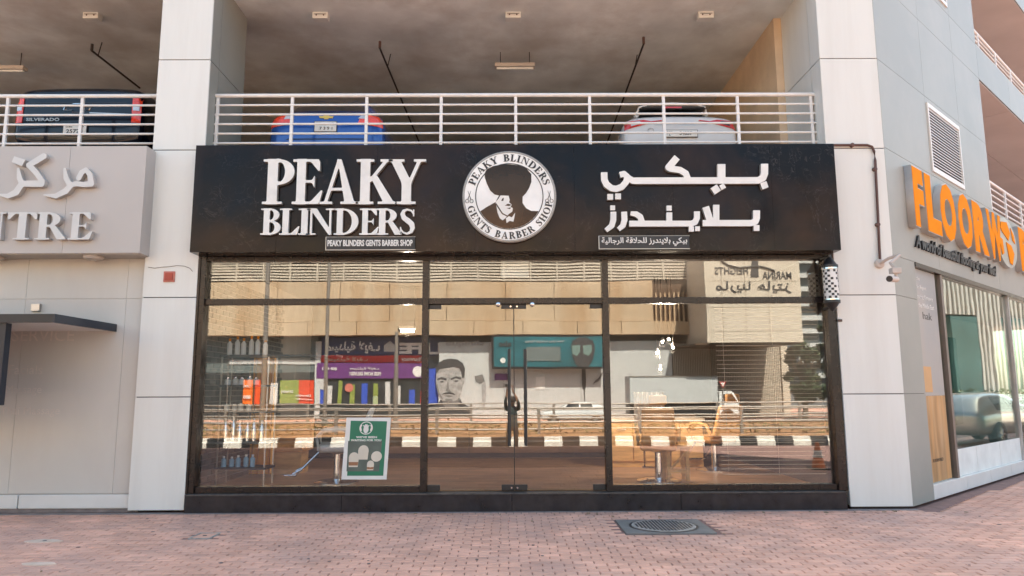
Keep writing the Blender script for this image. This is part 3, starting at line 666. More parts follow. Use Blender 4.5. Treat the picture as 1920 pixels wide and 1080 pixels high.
gs = thing('grey_sign_box', 'large grey box sign with raised grey Arabic and CENTRE letters', 'sign', (-7, -.2, 3.48)); sm = P(124, 380, -.38).x
XGS = -5.035
for a, b in ((-10.5, P(-650, 380, -.38).x), (P(-650, 380, -.38).x, sm), (sm, XGS)): box('sign_panel', 'signgrey', (a + .002, b - .002, -.38, -.35, 3.48, 5.0), gs)
box('sign_return', 'signgrey', (XGS - .03, XGS, -.35, -.0, 3.48, 5.0), gs); box('sign_underside', 'signgrey', (-10.5, XGS - .03, -.35, -.0, 3.47, 3.50), gs)
box('sign_lid', 'signgrey', (-10.5, XGS - .03, -.35, -.0, 4.97, 5.0), gs)
for px in (176, -12):
    c = P(px, 481, -.2); t = thing('soffit_lamp', 'round white surface lamp under the grey sign, ' + ('right one' if px > 0 else 'left one at the picture edge'), 'lamp', (c.x, -.2, 3.47), 0, 'round lamps under the grey sign')
    MB().lathe((c.x, -.2, 3.47), (0, 0, -1), [(.13, 0), (.135, .02), (.12, .045), (.06, .055)], 28).build('lamp_body', 'cctv', t, smooth=True); MB().lathe((c.x, -.2, 3.42), (0, 0, -1), [(.09, -.01), (.085, .0), (.03, .006)], 24).build('lamp_diffuser', 'white', t, smooth=True)

def letter(ch, x0, x1, z0, z1, y, d, parent, m, mside, name='letter', bev=0):
    wd = GL[ch][0]; lp = glyph(ch); mb = MB(); pl = lambda a, b: Vector((x0 + a / wd * (x1 - x0), y, z0 + b * (z1 - z0)))
    mb.cur = 0; solid(mb, lp, pl, (0, -1, 0), d, 1)
    return mb.build(name, [m, mside], parent, bevel=bev)
def pxletters(word, spans, ytop, ybot, Y, d, parent, m, ms, bev=0, vpx=None):
    for ch, (a, b) in zip(word, spans):
        mx = (a + b) / 2; A = P(a, (ytop + ybot) / 2, Y); Bq = P(b, (ytop + ybot) / 2, Y)
        letter(ch, A.x, Bq.x, P(mx, ybot, Y).z, P(mx, ytop, Y).z, Y + d, d, parent, m, ms, bev=bev)
pxletters('CENTRE', [(-136, -92), (-86, -42), (-38, 9), (13, 68), (66, 122), (128, 174)], 398, 449, -.46, .08, gs, 'lettergrey', 'signgrey', .006)
# Arabic word on the grey sign, traced in place
def pz(ox, oy, sc, Y):
    def pl(x, y):      # x,y: magnified-picture coordinates (y down, stored negative)
        q = P(ox + x / sc, oy - y / sc, Y); return Vector((q.x, Y, q.z))
    return pl
def nz(pts): return [(a, -b) for a, b in pts]
pl = pz(0, 100, 2.7, -.38)
f1 = [LN(nz([(415, 640), (430, 612), (452, 597), (472, 625), (478, 668), (440, 672), (405, 668), (380, 672), (350, 705), (300, 730), (240, 725)]), [26, 26, 22, 26, 30, 26, 26, 26, 30, 24, 6]),
      LN(nz([(345, 595), (352, 640), (368, 670)]), [14, 26, 28])]
f2 = [LN(nz([(240, 530), (165, 575), (195, 605), (232, 655), (228, 668), (130, 668), (100, 712), (60, 730), (10, 722)]), [30, 28, 28, 26, 32, 30, 32, 24, 6]), LN(nz([(112, 595), (118, 640), (132, 672)]), [14, 26, 28]), Q(*nz([(92, 530), (148, 548), (130, 580), (78, 560)]))]
strokes(MB(), f1, (225, 505, -760, -560), pl, (0, -1, 0), .08, 1).build('arabic_word', ['lettergrey', 'signgrey'], gs, bevel=.006)
strokes(MB(), f2, (-5, 265, -760, -495), pl, (0, -1, 0), .08, 1).build('arabic_word', ['lettergrey', 'signgrey'], gs, bevel=.006)

# canopy over the doorway at the left
cxr = P(219, 615, 0).x; t = thing('door_canopy', 'flat black canopy with pale underside at the left edge', 'canopy', (cxr - 1.5, 0, 2.5)); M['navy'] = mat('dark navy fascia', (.012, .018, .032), .3)
zt = P(219, 608, 0).z; zb = P(219, 622, 0).z; cyf = -1.38
cxf = cxr
box('fascia', 'navy', (cxr - .03, cxr, cyf, 0, zb, zt), t); box('front_fascia', 'black', (-9.5, cxr - .03, cyf, cyf + .03, zb, zt), t)
box('top_sheet', 'black', (-9.5, cxr - .03, cyf + .03, 0, zt - .02, zt), t); box('underside', 'white', (-9.5, cxr - .03, cyf + .03, 0, zb + .01, zb + .02), t)
q = P(9, 680, -1.3).x; box('side_fin', 'navy', (-9.0, q, -1.34, -1.24, 1.45, zb), t)
box('mount_box', 'steel', (P(62, 575, 0).x, P(78, 575, 0).x, -.05, 0, P(70, 584, 0).z, P(70, 570, 0).z), t, bevel=.005)

# red alarm box and loose wire scar on the left pillar
c = P(318, 519, YP); t = thing('alarm_box', 'small square red box fixed on the left pillar', 'alarm box', (c.x, YP, c.z))
box('backplate', 'redbox_rim', (c.x - .078, c.x + .078, YP - .02, YP - .001, c.z - .075, c.z + .075), t, bevel=.006); box('cover', 'redbox', (c.x - .055, c.x + .055, YP - .032, YP - .021, c.z - .052, c.z + .052), t, bevel=.006)
pts = [P(px, py, YP - .004) for px, py in ((278, 501), (290, 503), (303, 501), (318, 500), (332, 498), (346, 499), (356, 503), (361, 509))]
t = tag(MB().tube(pts, .0035, 5).build('wire_stub', 'pipe'), 'thin torn brown wire line on the left pillar above the red box', 'wire')
pl_ = P(1574, 601, YP); t = thing('small_plaque', 'tiny dark plaque on the corner pillar below the barber pole', 'plaque', (pl_.x, YP, pl_.z)); box('plate', 'black', (pl_.x - .035, pl_.x + .035, YP - .012, YP - .001, pl_.z - .018, pl_.z + .018), t, bevel=.003); box('plate_mark', 'pipe', (pl_.x - .02, pl_.x + .02, YP - .0135, YP - .0122, pl_.z - .006, pl_.z + .006), t)

# ================================================================== BLACK SHOP SIGN
YS = -.40; SX0, SX1 = -4.345, 4.565; SZ0, SZ1 = 3.485, 5.0
bs = thing('shop_sign_board', 'long black marbled sign board with raised white lettering over the barber shop', 'sign', (0, -.2, SZ0))
seams = [SX0] + [P(px, 370, YS).x for px in (521, 706, 892, 1077, 1262, 1448)] + [SX1]
for a, b in zip(seams, seams[1:]): box('sign_panel', 'signblack', (a + .0012, b - .0012, YS, YS + .03, SZ0, SZ1), bs)
sb = MB(); sb.box(SX0, SX1, YS + .031, -.125, SZ0, SZ0 + .02); sb.box(SX0, SX1, YS + .031, -.125, SZ1 - .02, SZ1); sb.box(SX0, SX0 + .03, YS + .031, -.125, SZ0 + .021, SZ1 - .021); sb.box(SX1 - .03, SX1, YS + .031, -.125, SZ0 + .021, SZ1 - .021)
sb.build('sign_casing', 'signblack', bs)
fx = lambda l: [(350 + a / 3.086, 350 + b / 3.086) for a, b in l]
pxletters('PEAKY', fx([(440, 622), (612, 788), (772, 990), (980, 1196), (1105 + 60, 1378)]), 298.5, 382.5, YS - .07, .07, bs, 'letterwhite', 'letterside', .004)
pxletters('BLINDERS', fx([(428, 547), (537, 654), (645, 706 + 14), (692, 858), (852, 997), (1000, 1112), (1095, 1240), (1233, 1322)]), 391, 440, YS - .06, .06, bs, 'letterwhite', 'letterside', .003)
def P2(px, py, Y): q = P(px, py, Y); return (q.x, Y, q.z)
def nameplate(px0, px1, py0, py1, label):
    a, b = P(px0, py1, YS - .03), P(px1, py0, YS - .03)
    t = box('name_plate', 'black', (a.x, b.x, YS - .03, YS - .001, a.z, b.z), bs, bevel=.004); t['label'] = label; e_ = .008
    for q in ((a.x - e_, b.x + e_, a.z - e_, a.z), (a.x - e_, b.x + e_, b.z, b.z + e_ * .5), (a.x - e_, a.x, a.z, b.z)): box('plate_rim', 'steel', (q[0], q[1], YS - .028, YS - .001, q[2], q[3]), t)
    return a, b, t
a, b, t = nameplate(611, 778, 444, 468, 'black plate with small white shop name')
text('plate_lettering', 'PEAKY BLINDERS GENTS BARBER SHOP', 'white', (a.x + .02, YS - .031, a.z + .045), (1, 0, 0), (0, 0, 1), .088, .006, t, width=b.x - a.x - .05, bold=.035)
a, b, t = nameplate(1124, 1292, 442, 466, 'black plate with small white Arabic shop name')
text('plate_lettering', AR_SHOP, 'white', (a.x + .03, YS - .031, a.z + .03), (1, 0, 0), (0, 0, 1), .125, .006, t, width=b.x - a.x - .06, bold=.02)
# Arabic lettering
pl = pz(1100, 150, 3.087, YS)
L1 = [LF(nz([(98, 541), (99, 585), (112, 612), (140, 633), (168, 637), (200, 625), (226, 595), (230, 566), (212, 550), (188, 556)]), [38, 38, 38, 36, 36, 36, 36, 34, 34, 34]), LF(nz([(236, 570), (262, 590), (290, 590), (985, 588), (1012, 574), (1021, 548), (1021, 492)]), [30, 36, 38, 38, 40, 42, 42]),
      LF(nz([(518, 455), (470, 512), (478, 520), (535, 528), (568, 548), (582, 588)]), [40, 40, 36, 36, 36, 38]), LF(nz([(773, 494), (773, 585)]), 46)]
L2 = [LF(nz([(975, 760), (975, 805), (968, 825), (945, 834), (665, 834)]), [40, 40, 38, 36, 36]), LF(nz([(743, 728), (743, 834)]), 36), LF(nz([(682, 740), (712, 832)]), 40), LF(nz([(632, 766), (632, 805), (622, 828), (600, 837), (242, 837)]), [34, 34, 34, 34, 34]),
      LF(nz([(473, 772), (473, 837)]), 34), LF(nz([(250, 778), (282, 782), (306, 798), (318, 837)]), [24, 32, 34, 36]), LF(nz([(213, 768), (215, 815), (206, 848), (180, 870)]), [34, 34, 32, 26]), LF(nz([(151, 768), (151, 815), (142, 848), (108, 876)]), [34, 34, 32, 26])]
D1 = [(133, 683, 34, 0), (178, 680, 34, 0), (740, 640, 44, .6), (780, 624, 30, .5), (1020, 616, 38, .35)]
D2 = [(147, 746, 28, 0), (472, 748, 30, 0), (600, 868, 30, 0), (635, 866, 28, 0), (975, 862, 34, 0)]
def dots(D):
    o = []
    for x, y, s, r in D:
        h = s / 2; o.append(Q(*[(x + a * math.cos(r) - b * math.sin(r), -y + a * math.sin(r) + b * math.cos(r)) for a, b in ((-h, -h), (h, -h), (h, h), (-h, h))]))
    return o
for fs, bb in ((L1, (70, 1055, -670, -425)), (L2, (85, 1010, -900, -700))):
    strokes(MB(), fs, bb, pl, (0, -1, 0), .06, 1, res=420).build('arabic_word', ['letterwhite', 'letterside'], bs, bevel=.003)
for (x, y, s, r) in D1 + D2:
    strokes(MB(), dots([(x, y, s, r)]), (x - s, x + s, -y - s, -y + s), pl, (0, -1, 0), .06, 1, res=30).build('arabic_dot', ['letterwhite', 'letterside'], bs, bevel=.003)

# round badge
bc = P(955, 368, YS - .07); BR = 87.5 / F * 9.96 * 1.0
BR = abs(P(955 + 87, 368, YS - .07).x - bc.x)
bd = thing('round_badge', 'round white badge with black ring lettering and dark silhouette of a man', 'badge', (bc.x, YS, bc.z))
c0 = Vector((bc.x, YS, bc.z))
MB().lathe(c0, (0, -1, 0), [(BR, .001), (BR * 1.015, .02), (BR * 1.015, .06), (BR, .07)], 72).build('disc', 'letterside', bd, smooth=True)
M['bright'] = mat('bright white acrylic', (.85, .85, .83), .3)
MB().lathe(c0, (0, -1, 0), [(BR * .99, .0702), (BR * .985, .074)], 72).build('face_plate', 'bright', bd)
yf = YS - .0742
def ringpart(r0, r1, m, nm, y=yf, d=.003):
    v = []; f = []; n = 96
    mb = MB()
    for i in range(n):
        a = 2 * math.pi * i / n; c_, s_ = math.cos(a), math.sin(a)
        v += [(bc.x + r0 * c_, y, bc.z + r0 * s_), (bc.x + r1 * c_, y, bc.z + r1 * s_), (bc.x + r1 * c_, y - d, bc.z + r1 * s_), (bc.x + r0 * c_, y - d, bc.z + r0 * s_)]
    for i in range(n):
        k, q = 4 * i, 4 * ((i + 1) % n)
        for e_ in range(4): f.append((k + e_, q + e_, q + (e_ + 1) % 4, k + (e_ + 1) % 4))
    mb.add(v, f); return mb.build(nm, m, bd)
ringpart(BR * .715, BR * .735, 'black', 'ring_line'); ringpart(BR * .965, BR * .985, 'letterside', 'ring_line')
# silhouette: cap of hair, neck and shoulders (magnified-picture coordinates about the disc centre 478,672, radius 262)
def bp(pts): return [((x - 478) / 262 * BR, (672 - y) / 262 * BR) for x, y in pts]
def plate(pts, m, nm, d0, d1): return MB().prism(bp(pts), (bc.x, yf - d0, bc.z), (1, 0, 0), (0, 0, 1), (0, -1, 0), d1).build(nm, m, bd)
arc = [(478 + 186 * math.cos(a), 672 + 186 * math.sin(a)) for a in [R_(28) + i * R_(124) / 14 for i in range(15)]]
M['bronze'] = mat('dark bronze mirror foil', (.05, .027, .015), .16, .6, .5, 1.6)
sil = [(340, 565), (338, 540), (350, 515), (385, 497), (430, 488), (478, 486), (530, 492), (575, 510), (603, 545), (603, 590), (590, 625), (572, 655), (553, 675), (552, 712), (572, 742), (600, 758), (arc[0][0], arc[0][1])] + arc[1:] + [(350, 735), (400, 706), (420, 668), (395, 662), (370, 640), (352, 600)]
plate(sil, 'bronze', 'silhouette', 0, .004)
plate([(400, 706), (415, 690), (428, 668), (474, 670), (480, 695), (476, 708), (492, 722), (484, 734), (498, 742), (494, 762), (474, 776), (455, 800), (440, 812), (424, 800), (412, 770), (406, 735)], 'white', 'face', .0045, .002)
plate([(458, 800), (475, 788), (492, 795), (510, 768), (505, 800), (500, 820), (480, 815), (462, 828)], 'white', 'collar', .0045, .002)
plate([(432, 700), (440, 684), (447, 682), (444, 700)], 'bronze', 'eye', .007, .001)
plate([(452, 727), (470, 716), (490, 722), (478, 730)], 'bronze', 'moustache', .007, .001); plate([(462, 742), (486, 738), (482, 748)], 'bronze', 'mouth', .007, .001)
plate([(404, 712), (440, 770), (470, 786), (468, 792), (436, 776), (402, 722)], 'bronze', 'jaw_line', .007, .001)
def arctext(word, a0, a1, rad, h, top):
    tot = sum((GL[c][0] if c != ' ' else .45) + .10 for c in word); ang = a0; sc = (a1 - a0) / tot
    for ch in word:
        wd = GL[ch][0] if ch != ' ' else .45; adv = sc * (wd + .10); mid = ang + adv / 2; ang += adv
        if ch == ' ': continue
        m_ = R_(mid); cc = Vector((bc.x + rad * math.cos(m_), 0, bc.z + rad * math.sin(m_)))
        up = Vector((math.cos(m_), 0, math.sin(m_))) * (1 if top else -1); rt = Vector((up.z, 0, -up.x))
        wx = abs(R_(adv)) * rad * wd / (wd + .10)
        plc = lambda x, y: Vector((cc.x, yf, cc.z)) + rt * ((x / wd - .5) * wx) + up * ((y - .5) * h)
        mb = MB(); solid(mb, glyph(ch), plc, (0, -1, 0), .006); mb.build('ring_letter', 'black', bd)
arctext('PEAKY BLINDERS', 163, 17, BR * .855, BR * .155, True)
arctext('GENTS BARBER SHOP', 194, 352, BR * .865, BR * .15, False)
for s in (-1, 1):
    c_ = Vector((bc.x + s * BR * .86, yf, bc.z - .0)); sc_ = BR * .12; mb = MB()
    for k in (-1, 1):
        mb.tube([c_ + Vector((k * -.28 * sc_, -.004, 1.0 * sc_)), c_ + Vector((k * .28 * sc_, -.004, -.6 * sc_))], [.002, .005], 5)
        mb.tube([c_ + Vector((k * .4 * sc_ + .3 * sc_ * math.cos(a), -.004, -.9 * sc_ + .34 * sc_ * math.sin(a))) for a in [i * math.pi / 5 for i in range(11)]], .004, 5)
    mb.build('scissors', 'black', bd)

def lamplight(name, loc, w_, par):
    l = bpy.data.lights.new(name, 'POINT'); l.energy = w_; l.color = (1, .82, .62); l.shadow_soft_size = .04
    o = bpy.data.objects.new(name, l); COL.objects.link(o); o.parent = par; o.location = base(par).inverted() @ Vector(loc); return o

# ================================================================== BARBER SHOP FRONT
sf_ = thing('barber_shop', 'dark framed glass front of the barber shop with double doors', 'shop front', (0, 0, 0))
st_ = [XL + .02] + [P(px, 945, -.16).x for px in (640, 960, 1277)] + [4.52]
for a, b in zip(st_, st_[1:]):
    box('step_slab', 'granite', (a + .0015, b - .0015, -.165, .03, .0, .222), sf_, bevel=.006)
for a, b in zip(st_, st_[1:]): box('step_tread', 'granite_top', (a + .001, b - .001, -.175, .06, .2225, .243), sf_, bevel=.005)
GX0, GX1, GZ0, GZT, GZ1 = -4.24, 4.455, .30, 2.84, 3.42
fm = lambda nm, *a: box(nm, 'frame', a, sf_, bevel=.004)
fm('frame_jamb', XL + .03, GX0, -.10, .07, .244, 3.48); fm('frame_jamb', GX1, 4.575, -.10, .07, .244, 3.48)
fm('frame_jamb', XL + .0, XL + .029, -.115, .03, .244, 3.48)
fm('frame_head', GX0, GX1, -.08, .06, GZ1, 3.484)
MU = [(-1.205, -1.115), (1.318, 1.405)]
for a, b in MU: fm('mullion', a, b, -.075, .06, .244, GZ1)
for a, b in ((GX0, MU[0][0]), (MU[0][1], MU[1][0]), (MU[1][1], GX1)): fm('transom', a, b, -.06, .05, 2.80, 2.885)
for a, b in ((GX0, MU[0][0]), (MU[1][1], GX1)): fm('bottom_rail', a, b, -.06, .05, .244, .325)
fm('thin_divider', P(613, 500, .02).x - .018, P(613, 500, .02).x + .018, .012, .03, .326, GZ1) if False else None
def pane(nm, x0, x1, z0, z1, t=TILT, parent=sf_, m='glass'):
    zc = (z0 + z1) / 2; c = Vector(((x0 + x1) / 2, 0, zc)); R = Matrix.Translation(c) @ Matrix.Rotation(t, 4, 'X') @ Matrix.Translation(-c)
    return MB(R).box(x0, x1, 0, .010, z0, z1).build(nm, m, parent)
for a, b in ((GX0, MU[0][0]), (MU[0][1], MU[1][0]), (MU[1][1], GX1)): pane('transom_pane', a, b, 2.886, GZ1)
pane('glass_pane', GX0, MU[0][0], .326, 2.799); pane('glass_pane', MU[1][1], GX1, .326, 2.799)
dm = P(964, 740, 0).x
for s, a, b, hx in ((-1, MU[0][1] + .004, dm - .006, P(955, 740, -.07).x), (1, dm + .006, MU[1][0] - .004, P(985.5, 740, -.07).x)):
    dr = pane('door', a, b, .262, 2.792); dr['label'] = 'left glass door leaf' if s < 0 else 'right glass door leaf'
    for (x0, x1) in ((a, a + .17), (b - .17, b)):
        for z0, z1 in ((.255, .33), (2.735, 2.797)): box('patch_fitting', 'black', (x0, x1, -.022, .034, z0, z1), dr, bevel=.004)
    for z in (P(955, 652, -.07).z, ):
        hd = MB().tube([(hx, -.085, P(955, 836, -.07).z), (hx, -.085, P(955, 655, -.07).z)], .022, 12)
        for zz in (P(955, 815, -.07).z, P(955, 675, -.07).z): hd.tube([(hx, -.085, zz), (hx, -.001, zz)], .012, 8)
        hd.build('door_handle', 'black', dr, smooth=True)
    for x in ((a + b) / 2 + s * -.0 - s * .43,):
        MB().lathe((dm + s * .04, -.022, .292), (0, -1, 0), [(.012, 0), (.012, .006)], 10).build('lock', 'chrome', dr)
        MB().lathe((dm + s * .045, -.022, 2.766), (0, -1, 0), [(.012, 0), (.012, .006)], 10).build('lock', 'chrome', dr)
box('door_gap_seal', 'black', (dm - .0055, dm + .0055, .001, .012, .262, 2.79), sf_)
for px in (934, 998): 
    c = P(px, 570.5, -.06); MB().lathe((c.x, -.061, c.z - .0), (0, -1, 0), [(.028, 0), (.028, .02), (.012, .03)], 14).build('door_stop_bulb', 'chrome', sf_, smooth=True)

# barber pole lantern at the right end of the window
c = P(1561, 527, -.30); pc = Vector((c.x, -.24, 0)); zt_ = P(1561, 485, -.24).z; zb_ = P(1561, 584, -.24).z; z1_ = P(1561, 500, -.24).z; z0_ = P(1561, 566, -.24).z
t = thing('barber_pole', 'black and white checked barber pole lantern on the right window frame', 'barber pole', (pc.x, -.24, z0_))
h = z1_ - z0_; r = .098
drum = MB().lathe((pc.x, -.24, z0_), (0, 0, 1), [(r, 0), (r, h)], 40).build('drum', 'white', t, smooth=True)
MB().lathe((pc.x, -.24, z1_), (0, 0, 1), [(r * 1.12, -.02), (r * 1.12, .02), (r * .95, .03), (r * .5, .10), (r * .22, .13), (r * .22, .17)], 32).build('top_cap', 'black', t, smooth=True)
MB().lathe((pc.x, -.24, z0_), (0, 0, -1), [(r * 1.12, -.02), (r * 1.12, .015), (r * .9, .03), (r * .35, .11), (r * .1, .13)], 32).build('bottom_cap', 'black', t, smooth=True)
MB().lathe((pc.x, -.24, z1_ - .02), (0, 0, -1), [(r * 1.1, 0), (r * 1.1, .02)], 32).build('collar', 'chrome', t); MB().lathe((pc.x, -.24, z0_ + .02), (0, 0, 1), [(r * 1.1, 0), (r * 1.1, .02)], 32).build('collar', 'chrome', t)
ck = MB(); nr = 11; ns = 16; M['checkbrown'] = mat('brown check', (.09, .05, .04), .5)
for i in range(nr):
    for k in range(ns):
        if (i + k) % 2 == 0 and (k + i // 3) % 5 != 4:
            a0 = 2 * math.pi * k / ns; a1 = 2 * math.pi * (k + .9) / ns; z0q = z0_ + .045 + (h - .09) * i / nr; z1q = z0_ + .045 + (h - .09) * (i + .85) / nr; am = (a0 + a1) / 2; v = []
            for rr_ in (r - .002, r + .003):
                for a_ in (a0, am, a1):
                    for z in (z0q, z1q): v.append((pc.x + rr_ * math.cos(a_), -.24 + rr_ * math.sin(a_), z))
            ck.add(v, [(6, 8, 9, 7), (8, 10, 11, 9), (0, 6, 7, 1), (4, 5, 11, 10), (0, 2, 8, 6), (2, 4, 10, 8), (1, 7, 9, 3), (3, 9, 11, 5)])
ck.build('check_pattern', ['black'], drum, kind='stuff')
MB().tube([(pc.x, -.24, z1_ + .14), (pc.x - .05, -.09, z1_ + .14)], .018, 8).build('wall_arm', 'black', t); MB().tube([(pc.x, -.24, z0_ - .08), (pc.x - .06, -.09, z0_ - .08)], .016, 8).build('wall_arm', 'black', t)

# conduit and security camera on the corner pillar
yc = YP - .03; pts = [(P(px, py, yc).x, yc, P(px, py, yc).z) for px, py in ((1564, 272), (1626, 272), (1635, 275), (1639, 284), (1641, 300), (1645, 380), (1650, 486))]
t = thing('conduit', 'brown conduit bending down the corner pillar to the security camera', 'pipe', pts[3]); MB().tube(pts, .018, 10).build('conduit_run', 'pipe', t, smooth=True)
for px, py in ((1598, 272), (1640.5, 317), (1646, 421)):
    c = P(px, py, yc); MB().lathe((c.x, yc, c.z), (0, -1, 0), [(.032, -.028), (.032, .012), (.02, .02)], 12).build('saddle_clip', 'pipe', t)
c = P(1650, 494, YP - .03); t = thing('security_camera', 'beige security camera on a curved arm under the conduit', 'camera', (c.x, YP, c.z))
MB().lathe((c.x, YP - .001, c.z), (0, -1, 0), [(.068, 0), (.068, .025), (.055, .04), (.025, .045)], 24).build('junction_base', 'cctv', t, smooth=True)
e1 = P(1677, 506, YP - .38)
ar = [Vector((c.x, YP - .04, c.z)), Vector((c.x + .06, YP - .15, c.z + .05)), Vector((c.x + .15, YP - .27, c.z + .075)), Vector((e1.x - .03, YP - .35, e1.z + .10)), Vector((e1.x, YP - .38, e1.z + .02))]
MB().tube(ar, .022, 10).build('bracket_arm', 'cctv', t, smooth=True)
b0 = Vector((e1.x, YP - .38, e1.z)); box('mount_block', 'cctv', (b0.x - .055, b0.x + .075, b0.y - .05, b0.y + .05, b0.z - .05, b0.z + .025), t, bevel=.008)
e2 = P(1666, 526, YP - .42); body = MB().tube([(b0.x + .02, b0.y, b0.z - .13), (e2.x - .03, YP - .50, e2.z + .01)], [.038, .042], 14).build('camera_body', 'cctv', t, smooth=True)
MB().tube([(e2.x - .028, YP - .498, e2.z + .011), (e2.x - .045, YP - .53, e2.z + .005)], [.043, .038], 14).build('lens_hood', 'black', body)
MB().tube([b0 + Vector((.02, 0, -.05)), b0 + Vector((.01, 0, -.13))], .02, 8).build('swivel', 'cctv', t)

# ================================================================== RIGHT SHOP: letters, tagline, window
SGN = thing('orange_letter_sign', 'orange faced capital letters with brushed metal sides on the side wing', 'sign', WX @ Vector((3, 0, 4.2)))
def WP(px, py, off=0):
    r = ray(px, py); o = WO + WN * off; t = (o - CAM).dot(WN) / r.dot(WN); q = CAM + r * t - o; return q.dot(WD), q.z
OFF = .11
zlo, zhi = WP(1733, 430, OFF)[1], WP(1718, 314, OFF)[1]
spans = [('F', 1716, 1735), ('L', 1738, 1764), ('O', 1764, 1792), ('O', 1796, 1821), ('R', 1823, 1848), ('W', 1848, 1874), ('R', 1905, 1924)]
for ch, a, b in spans:
    s0 = WP(a, 400, OFF)[0]; s1 = WP(b, 400, OFF)[0]
    o = WX @ Vector((s0, .02, zlo)); ov = .02 if ch == 'O' else 0
    l = text('letter', ch, 'oside', WX @ Vector((s0, .003, zlo - ov)), WD, (0, 0, 1), zhi - zlo + 2 * ov, OFF - .006, SGN, width=s1 - s0, bold=.07)
    text('letter_face', ch, 'orange', WX @ Vector((s0 + .012, OFF - .003, zlo - ov + .012)), WD, (0, 0, 1), zhi - zlo + 2 * ov - .024, .006, l, width=s1 - s0 - .024, bold=.06)
s0 = WP(1872, 450, OFF)[0]; s1 = WP(1907, 450, OFF)[0]; cz = (zlo + zhi) / 2; rx = (s1 - s0) / 2; rz = (zhi - zlo) / 2 * 1.06
mb = MB(WX); n = 40; pts = [(rx * math.cos(2 * math.pi * i / n), rz * math.sin(2 * math.pi * i / n)) for i in range(n)]
mb.prism(pts, ((s0 + s1) / 2, .003, cz), (1, 0, 0), (0, 0, 1), (0, 1, 0), OFF - .02); gl_ = mb.build('globe_letter', 'steel', SGN, smooth=True)
gl_['label'] = 'silver globe standing in for a letter O with orange land shapes'
for pp in ([(-.5, .75), (.1, .85), (.35, .45), (.1, .1), (-.1, .2), (-.45, .35), (-.6, .5)], [(-.15, .0), (.35, -.05), (.6, -.35), (.3, -.85), (.05, -.8), (-.05, -.4)], [(.45, .7), (.75, .45), (.8, .1), (.55, .2)], [(-.85, .1), (-.5, .05), (-.45, -.5), (-.65, -.6)]):
    MB(WX).prism([(a * rx, b * rz) for a, b in pp], ((s0 + s1) / 2, OFF - .016, cz), (1, 0, 0), (0, 0, 1), (0, 1, 0), .008).build('land_shape', 'orange', gl_)
a_ = WP(1717, 468, .02); b_ = WP(1868, 517, .02)
text('tagline', 'A world of beautiful flooring at your feet!', 'black', WX @ Vector((a_[0], .003, 3.64)), WD, (0, 0, 1), .26, .03, SGN, width=b_[0] - a_[0], bold=.03, shear=.35)
ws = thing('side_shop_window', 'large glazed shop window with a wood sample poster under the orange letters', 'shop window', WX @ Vector((3.5, 0, .2)))
S0 = .86
PS = [S0, 2.4, 3.7, 5.0, 6.3, 7.8, 9.5, 12, 14]
for a, b in zip(PS, PS[1:]): box('plinth_stone', 'white', (a + .003, b - .003, -.12, .0, .03, .235), ws, WX, bevel=.006)
fr = MB(WX); box('window_head', 'frame', (S0, 14, -.12, .012, 3.40, 3.468), ws, WX)
for s in (2.0, 6.02, 8.6): box('mullion', 'taupebar' if s < 3 else 'oside', (s, s + (.10 if s < 3 else .05), -.12, -.01, .236, 3.399), ws, WX)
for a, b in ((S0, 2.0), (2.1, 6.02), (6.12, 8.6), (8.7, 14)): box('glass_pane', 'glass2', (a, b, -.066, -.056, .237, 3.398), ws, WX)
M['film'] = mat('frosted film', (.80, .83, .80), .5)
js = [2.1, WP(1838, 850)[0], WP(1882, 850)[0], 6.02]
zf = WP(1838, 836)[1]
for a, b in zip(js, js[1:]): box('frosted_panel', 'film', (a + .006, b - .006, -.055, -.050, .24, zf), ws, WX)
# tall poster of a wooden board, grey top with white words, wood lower half
M['posterwood'] = mat('printed wood', (.50, .27, .10), .45, 0, .3, 1.6, stretch=(4, 4, .6), dirt=(.55, .40, .25), dirtamt=.8, dscale=1.5)
M['postergrey'] = mat('printed grey', (.36, .36, .35), .5, 0, .15, .8, dirt=(.42, .34, .26), dirtamt=.6, dscale=.8)
pa, pb = S0 + .02, WP(1738, 880)[0] + .0
pb = 1.86
zw = WP(1750, 742)[1]
po = box('window_poster', 'postergrey', (pa, pb, -.055, -.050, zw, 3.39), ws, WX); po2 = box('window_poster', 'posterwood', (pa, pb, -.055, -.050, .25, zw - .002), ws, WX); po['label'] = 'grey upper half with white words'; po2['label'] = 'orange wood print'
for i, (body, px, py) in enumerate((('by the', 1719, 524), ('Nr. Regent', 1724, 541), ('Flooring Company', 1723, 558), ('in the Middle East', 1724, 574))):
    s_, z_ = WP(px, py); text('poster_lettering', body, 'white', WX @ Vector((s_ + .02, -.0495, z_)), WD, (0, 0, 1), .07, .002, po, width=[.25, .42, .75, .78][i], bold=.0)
text('poster_lettering', 'hak', 'black', WX @ Vector((WP(1750, 598)[0] - .3, -.0495, WP(1750, 600)[1])), WD, (0, 0, 1), .11, .002, po, width=.4)
text('poster_lettering', 'FLOORWORLD', 'black', WX @ Vector((1.08, -.0495, WP(1752, 869)[1])), WD, (0, 0, 1), .05, .002, po2, width=.45)
c = WP(1747, 715); bx_ = box('printed_box', 'orange', (c[0] - .17, c[0] + .17, -.0495, -.047, c[1] - .16, c[1] + .22), po, WX); M['tanprint'] = mat('tan print', (.62, .36, .16), .5); bx_.data.materials[0] = M['tanprint']
